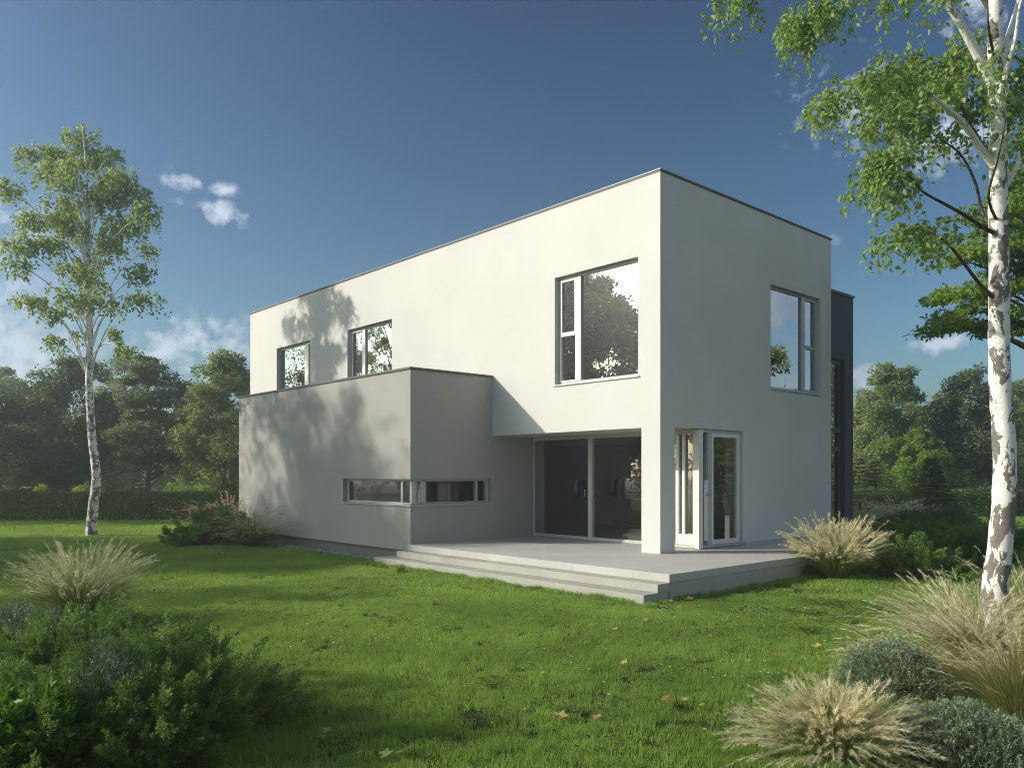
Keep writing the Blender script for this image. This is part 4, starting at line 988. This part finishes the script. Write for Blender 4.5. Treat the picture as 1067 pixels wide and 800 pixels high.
cushion((-2.42, 4.85, 0), .26, .72, 900, 'blue-grey shrub poking through the foreground junipers', 'blue cushion leaf', 4, .026, .006, .09, 13)
cushion((-2.70, 4.42, 0), .36, .50, 520, 'bright leafy plant in the bottom left corner', 'broad leaf', 5, .065, .026, .12, 9, None, 'plant', 'leafy_plant')

# ------------------------------------------------------------------ lawn
def in_house(x, y, m=0.0):
    q = np.stack([x, y], 1) - HC; hx = -(q @ HU); hy = q @ HV
    a = (hx > -17 - m) & (hx < m) & (hy > 0 - m) & (hy < 8.5)
    a |= (hx > -12.85 - m) & (hx < -4.5) & (hy > -2.58 - m * .3) & (hy < 0)
    a |= (hx > -4.97 - m) & (hx < 1.88 + m) & (hy > -2.76 - m) & (hy < 3.7)
    return a
def grass_patch(name, size, n, h, w, seed):
    global RNG
    RNG = np.random.default_rng(8000 + seed); b = MB()
    xy = RNG.uniform(-size / 2, size / 2, (n, 2)); az = RNG.uniform(0, 6.28, n); hh = h * RNG.uniform(.5, 1.25, n) * (1 + .25 * np.sin(xy[:, 0] * 9 / size + seed) * np.cos(xy[:, 1] * 8 / size))
    lean = np.abs(RNG.normal(0, .45, n)) + .08; t = np.array([0, .55, 1.0])
    dx = np.cos(az)[:, None] * lean[:, None] * t ** 1.8 * hh[:, None]; dy = np.sin(az)[:, None] * lean[:, None] * t ** 1.8 * hh[:, None]
    pts = np.stack([xy[:, :1] + dx, xy[:, 1:] + dy, hh[:, None] * t * (1 - .25 * lean[:, None] * t) - .004], 2)
    sd = np.stack([-np.sin(az), np.cos(az), np.zeros(n)], 1); sd2 = RNG.uniform(0, 6.28, n); sd = np.stack([np.cos(sd2), np.sin(sd2), np.zeros(n)], 1)
    b.ribbons(pts, np.array([1, .85, .08]) * w, sd, RNG.random(n) ** 1.1)
    o = bpy.data.objects.new(name, b.mesh(name, 'grass blade')); return o
def lawn(name, patches, pts, rot, scl, label):
    me = bpy.data.meshes.new(name); n = len(pts); me.vertices.add(n); me.vertices.foreach_set('co', pts.astype(np.float32).ravel())
    for nm, v in (('rotz', rot), ('scl', scl)): me.attributes.new(nm, 'FLOAT', 'POINT').data.foreach_set('value', v.astype(np.float32))
    me.attributes.new('pick', 'INT', 'POINT').data.foreach_set('value', RNG.integers(0, len(patches), n).astype(np.int32))
    me.update(); o = bpy.data.objects.new(name, me); col.objects.link(o); tag(o, label, 'grass', kind='stuff')
    g = bpy.data.node_groups.new(name + '_nodes', 'GeometryNodeTree')
    g.interface.new_socket('Geometry', in_out='INPUT', socket_type='NodeSocketGeometry'); g.interface.new_socket('Geometry', in_out='OUTPUT', socket_type='NodeSocketGeometry')
    N, K = g.nodes, g.links; gi = N.new('NodeGroupInput'); go = N.new('NodeGroupOutput'); join = N.new('GeometryNodeJoinGeometry')
    def named(nm, t='FLOAT'):
        a = N.new('GeometryNodeInputNamedAttribute'); a.data_type = t; a.inputs['Name'].default_value = nm; return a.outputs['Attribute']
    cx = N.new('ShaderNodeCombineXYZ'); K.new(named('rotz'), cx.inputs['Z']); cs = N.new('ShaderNodeCombineXYZ')
    s = named('scl')
    for ax in 'XYZ': K.new(s, cs.inputs[ax])
    pk = named('pick', 'INT')
    for i, p in enumerate(patches):
        oi = N.new('GeometryNodeObjectInfo'); oi.inputs['Object'].default_value = p; oi.inputs['As Instance'].default_value = True
        cmp_ = N.new('FunctionNodeCompare'); cmp_.data_type = 'INT'; cmp_.operation = 'EQUAL'
        K.new(pk, cmp_.inputs[2]); cmp_.inputs[3].default_value = i
        ip = N.new('GeometryNodeInstanceOnPoints'); K.new(gi.outputs[0], ip.inputs['Points']); K.new(cmp_.outputs[0], ip.inputs['Selection'])
        K.new(oi.outputs['Geometry'], ip.inputs['Instance']); K.new(cx.outputs[0], ip.inputs['Rotation']); K.new(cs.outputs[0], ip.inputs['Scale']); K.new(ip.outputs[0], join.inputs[0])
    K.new(join.outputs[0], go.inputs[0]); md = o.modifiers.new('grass', 'NODES'); md.node_group = g
    return o
RNG = np.random.default_rng(77)
near = [grass_patch('grass_patch', .5, 1500, .058, .0021, i) for i in range(5)]
mid = [grass_patch('grass_patch', .8, 1500, .062, .0042, 10 + i) for i in range(4)]
far = [grass_patch('grass_patch', 1.6, 1700, .075, .010, 20 + i) for i in range(3)]
def pts_grid(step, y0, y1, over=1.6):
    xs = np.arange(-.72 * y1 - 3, .72 * y1 + 3, step); ys = np.arange(y0, y1, step); X, Y = np.meshgrid(xs, ys); x = X.ravel(); y = Y.ravel()
    x = x + RNG.uniform(-.3, .3, len(x)) * step; y = y + RNG.uniform(-.3, .3, len(y)) * step
    k = (np.abs(x) < .70 * y + over) & ~in_house(x, y, .10 + step * .18)
    return np.stack([x[k], y[k], np.zeros(k.sum())], 1)
for nm, pa, st, a, c_, lab in (('lawn_grass', near, .40, 2.6, 11.5, 'short green lawn grass in the foreground'), ('lawn_grass', mid, .64, 11.4, 24, 'short green lawn grass around the house'), ('lawn_grass', far, 1.25, 23.6, 50, 'sunny lawn grass far back before the hedges')):
    RNG = np.random.default_rng(int(st * 100)); p = pts_grid(st, a, c_)
    lawn(nm, pa, p, RNG.uniform(0, 6.28, len(p)), RNG.uniform(.8, 1.2, len(p)), lab)
# edge tufts right along the terrace and plinth
RNG = np.random.default_rng(78)
e = [hw(x, y) for x, y in zip(RNG.uniform(-4.95, 1.9, 90), RNG.uniform(-2.92, -2.80, 90))] + [hw(x, y) for x, y in zip(RNG.uniform(1.93, 2.05, 70), RNG.uniform(-2.9, 3, 70))] + [hw(x, y) for x, y in zip(RNG.uniform(-13, -5, 90), RNG.uniform(-2.75, -2.62, 90))]
tuft = [grass_patch('grass_patch', .14, 150, .075, .003, 30 + i) for i in range(2)]
lawn('edge_grass', tuft, np.array(e), RNG.uniform(0, 6.28, len(e)), RNG.uniform(.7, 1.3, len(e)), 'longer grass along the terrace steps and gravel')

# clover and weeds as patches of broader leaves in the lawn
def clover():
    global RNG
    RNG = np.random.default_rng(90); b = MB()
    cs = [(RNG.uniform(-.5, .62) * y, y) for y in RNG.uniform(4.6, 15, 150)]
    cs += [(x, y) for x, y in zip(RNG.normal(3.9, .9, 60), RNG.normal(10.2, .8, 60))]
    PP = []
    for (x, y) in cs:
        if in_house(np.array([x]), np.array([y]), .2)[0]: continue
        n = RNG.integers(14, 60); r = RNG.uniform(.06, .28); PP.append(np.stack([x + RNG.normal(0, r, n), y + RNG.normal(0, r * .8, n), RNG.uniform(.035, .075, n)], 1))
    P = np.concatenate(PP); n = len(P); a = RNG.uniform(0, 6.28, n); D = np.stack([np.cos(a), np.sin(a), RNG.normal(.15, .2, n)], 1)
    b.leaves(P, D, unit(n) * .3 + [0, 0, 1], RNG.uniform(.022, .05, n), RNG.uniform(.018, .034, n), fold=.05)
    tag(b.build('clover', 'clover leaf'), 'patches of broad clover leaves in the lawn', 'clover', kind='stuff')
    b = MB(); F = []
    for (cx_, cy_, s, m) in [(2.6, 9.6, .7, 44), (3.7, 9.9, .6, 26), (-1.8, 8.2, .5, 22), (-4.2, 11, .8, 16), (-2.0, 12.5, .8, 10), (2.2, 6.9, .35, 12), (-2.7, 10.2, .6, 12), (0.2, 7.6, .8, 8), (1.6, 5.3, .4, 5)]:
        F.append(np.stack([cx_ + RNG.normal(0, s, m), cy_ + RNG.normal(0, s * .6, m), RNG.uniform(.06, .085, m)], 1))
    F = np.concatenate(F); F = F[~in_house(F[:, 0], F[:, 1], .1)]; m = len(F); pet = 9; a = (np.arange(pet) * 2 * np.pi / pet)[None] + RNG.uniform(0, 1, m)[:, None]
    D = np.stack([np.cos(a), np.sin(a), np.full_like(a, .15)], 2).reshape(-1, 3); P = np.repeat(F, pet, 0)
    b.leaves(P, D, np.tile([0, 0, 1.], (m * pet, 1)), .014, .007)
    tag(b.build('daisies', 'daisy petal'), 'tiny white daisies scattered through the lawn', 'daisies', kind='stuff')
clover()
def litter():
    global RNG
    RNG = np.random.default_rng(91); b = MB(); PP = []
    for (px, py, sx, sy, n) in [(640, 655, 60, 8, 70), (870, 655, 45, 14, 120), (760, 690, 60, 10, 50), (400, 606, 30, 5, 50), (430, 640, 50, 8, 40), (560, 720, 60, 12, 40), (800, 640, 50, 6, 60), (910, 628, 30, 5, 50), (250, 590, 60, 8, 40), (500, 670, 90, 12, 60), (700, 634, 30, 4, 30)]:
        Y = 834 * EYE / (py + RNG.normal(0, sy, n) - 494); PP.append(np.stack([(px + RNG.normal(0, sx, n) - 533.5) / 834 * Y, Y, RNG.uniform(.04, .062, n)], 1))
    P = np.concatenate(PP); P = P[~in_house(P[:, 0], P[:, 1], .05)]; n = len(P); a = RNG.uniform(0, 6.28, n)
    b.leaves(P, np.stack([np.cos(a), np.sin(a), RNG.normal(0, .25, n)], 1), unit(n) * .35 + [0, 0, 1], RNG.uniform(.025, .06, n), RNG.uniform(.015, .035, n), RNG.random(n) ** 1.4, fold=.1)
    tag(b.build('leaf_litter', 'fallen leaf'), 'dry leaf crumbs scattered in drifts over the lawn', 'leaf litter', kind='stuff')
litter()
# fallen leaves: lobed outline, curled
def fallen_mesh(name, size, mat, seed, curl):
    rs = np.random.default_rng(seed); k = 22; a = np.linspace(0, 2 * np.pi, k, endpoint=False)
    r = .58 + .42 * np.abs(np.cos(2.5 * (a - np.pi / 2))) ** 1.5; r[np.abs(a - 1.5 * np.pi) < .4] *= .55; r *= rs.uniform(.88, 1.08, k)
    x, y = r * np.cos(a) * size, r * np.sin(a) * size; z = curl * size * ((x / size) ** 2 + .5 * np.sin(2 * a)) 
    V = np.concatenate([[(0, 0, 0)], np.stack([x, y, z], 1)]); T = [(0, i + 1, (i + 1) % k + 1) for i in range(k)]
    b = MB(); b.add(V, None, T, rs.random()); 
    s0 = np.array([[0, -size * .35, 0], [.004, -size * .35, 0], [.006, -size * 1.15, .004], [.002, -size * 1.15, .004]]); b.add(s0, [(0, 1, 2, 3)], None, .1)
    return b.mesh(name, mat)
ylw = [fallen_mesh('fallen_leaf', 1.0, 'fallen leaf', i, .22) for i in range(7)]; grn = [fallen_mesh('fallen_leaf', 1.0, 'fallen green', 50 + i, .15) for i in range(3)]
RNG = np.random.default_rng(95)
def put(mesh, x, y, s, label, group):
    o = bpy.data.objects.new('fallen_leaf', mesh); col.objects.link(o); o.location = (x, y, .058 + .01 * RNG.random()); o.scale = (s, s, s)
    o.rotation_euler = (RNG.normal(0, .22), RNG.normal(0, .22), RNG.uniform(0, 6.28)); tag(o, label, 'leaf', group)
FG = 'fallen leaves on the lawn'
def lp(px, py): Y = 834 * (EYE - .06) / (py - 494); return (px - 533.5) / 834 * Y, Y
put(grn[0], *lp(420, 782), .062, 'large pale green fallen leaf at the bottom of the lawn, the right one of two', FG)
put(grn[1], *lp(402, 785), .05, 'pale green fallen leaf at the bottom of the lawn, the left one of two', FG)
put(ylw[0], *lp(583, 745), .06, 'brown fallen leaf below two green ones mid lawn', FG)
put(grn[2], *lp(590, 736), .07, 'broad green fallen leaf in the middle of the foreground lawn', FG)
for q in [(632, 722), (664, 722), (694, 728), (712, 728), (728, 734), (748, 731), (696, 727), (700, 730)]: put(ylw[q[0] % 7], *lp(*q), RNG.uniform(.035, .06), 'dry tan leaf in the row of leaves left of the round grass tuft', FG)
put(ylw[3], *lp(719, 624), .065, 'orange fallen leaf lying by the corner of the terrace steps', FG)
put(grn[1], *lp(784, 724), .06, 'green fallen leaf beside the round plumed grass', FG)
for q in [(744, 748), (621, 746), (334, 767), (340, 762)]: put(ylw[(q[0] * 3) % 7], *lp(*q), .045, 'single small brown leaf lying in the shaded foreground grass', FG)
for q in [(400, 641), (392, 640), (408, 606), (420, 607), (456, 610), (440, 608), (608, 670), (590, 652), (612, 660), (640, 655), (660, 645), (672, 646), (806, 682), (800, 660), (812, 684), (840, 662), (850, 672), (742, 662), (764, 668), (900, 626), (910, 630), (915, 628), (560, 660), (520, 667), (596, 671), (770, 650), (820, 700), (470, 655), (880, 648), (690, 632), (708, 633), (650, 690), (565, 700)]:
    put(ylw[(q[0] * 7 + q[1]) % 7], *lp(*q), RNG.uniform(.028, .055), 'small yellow-brown leaf lying in the sunlit part of the lawn', FG)
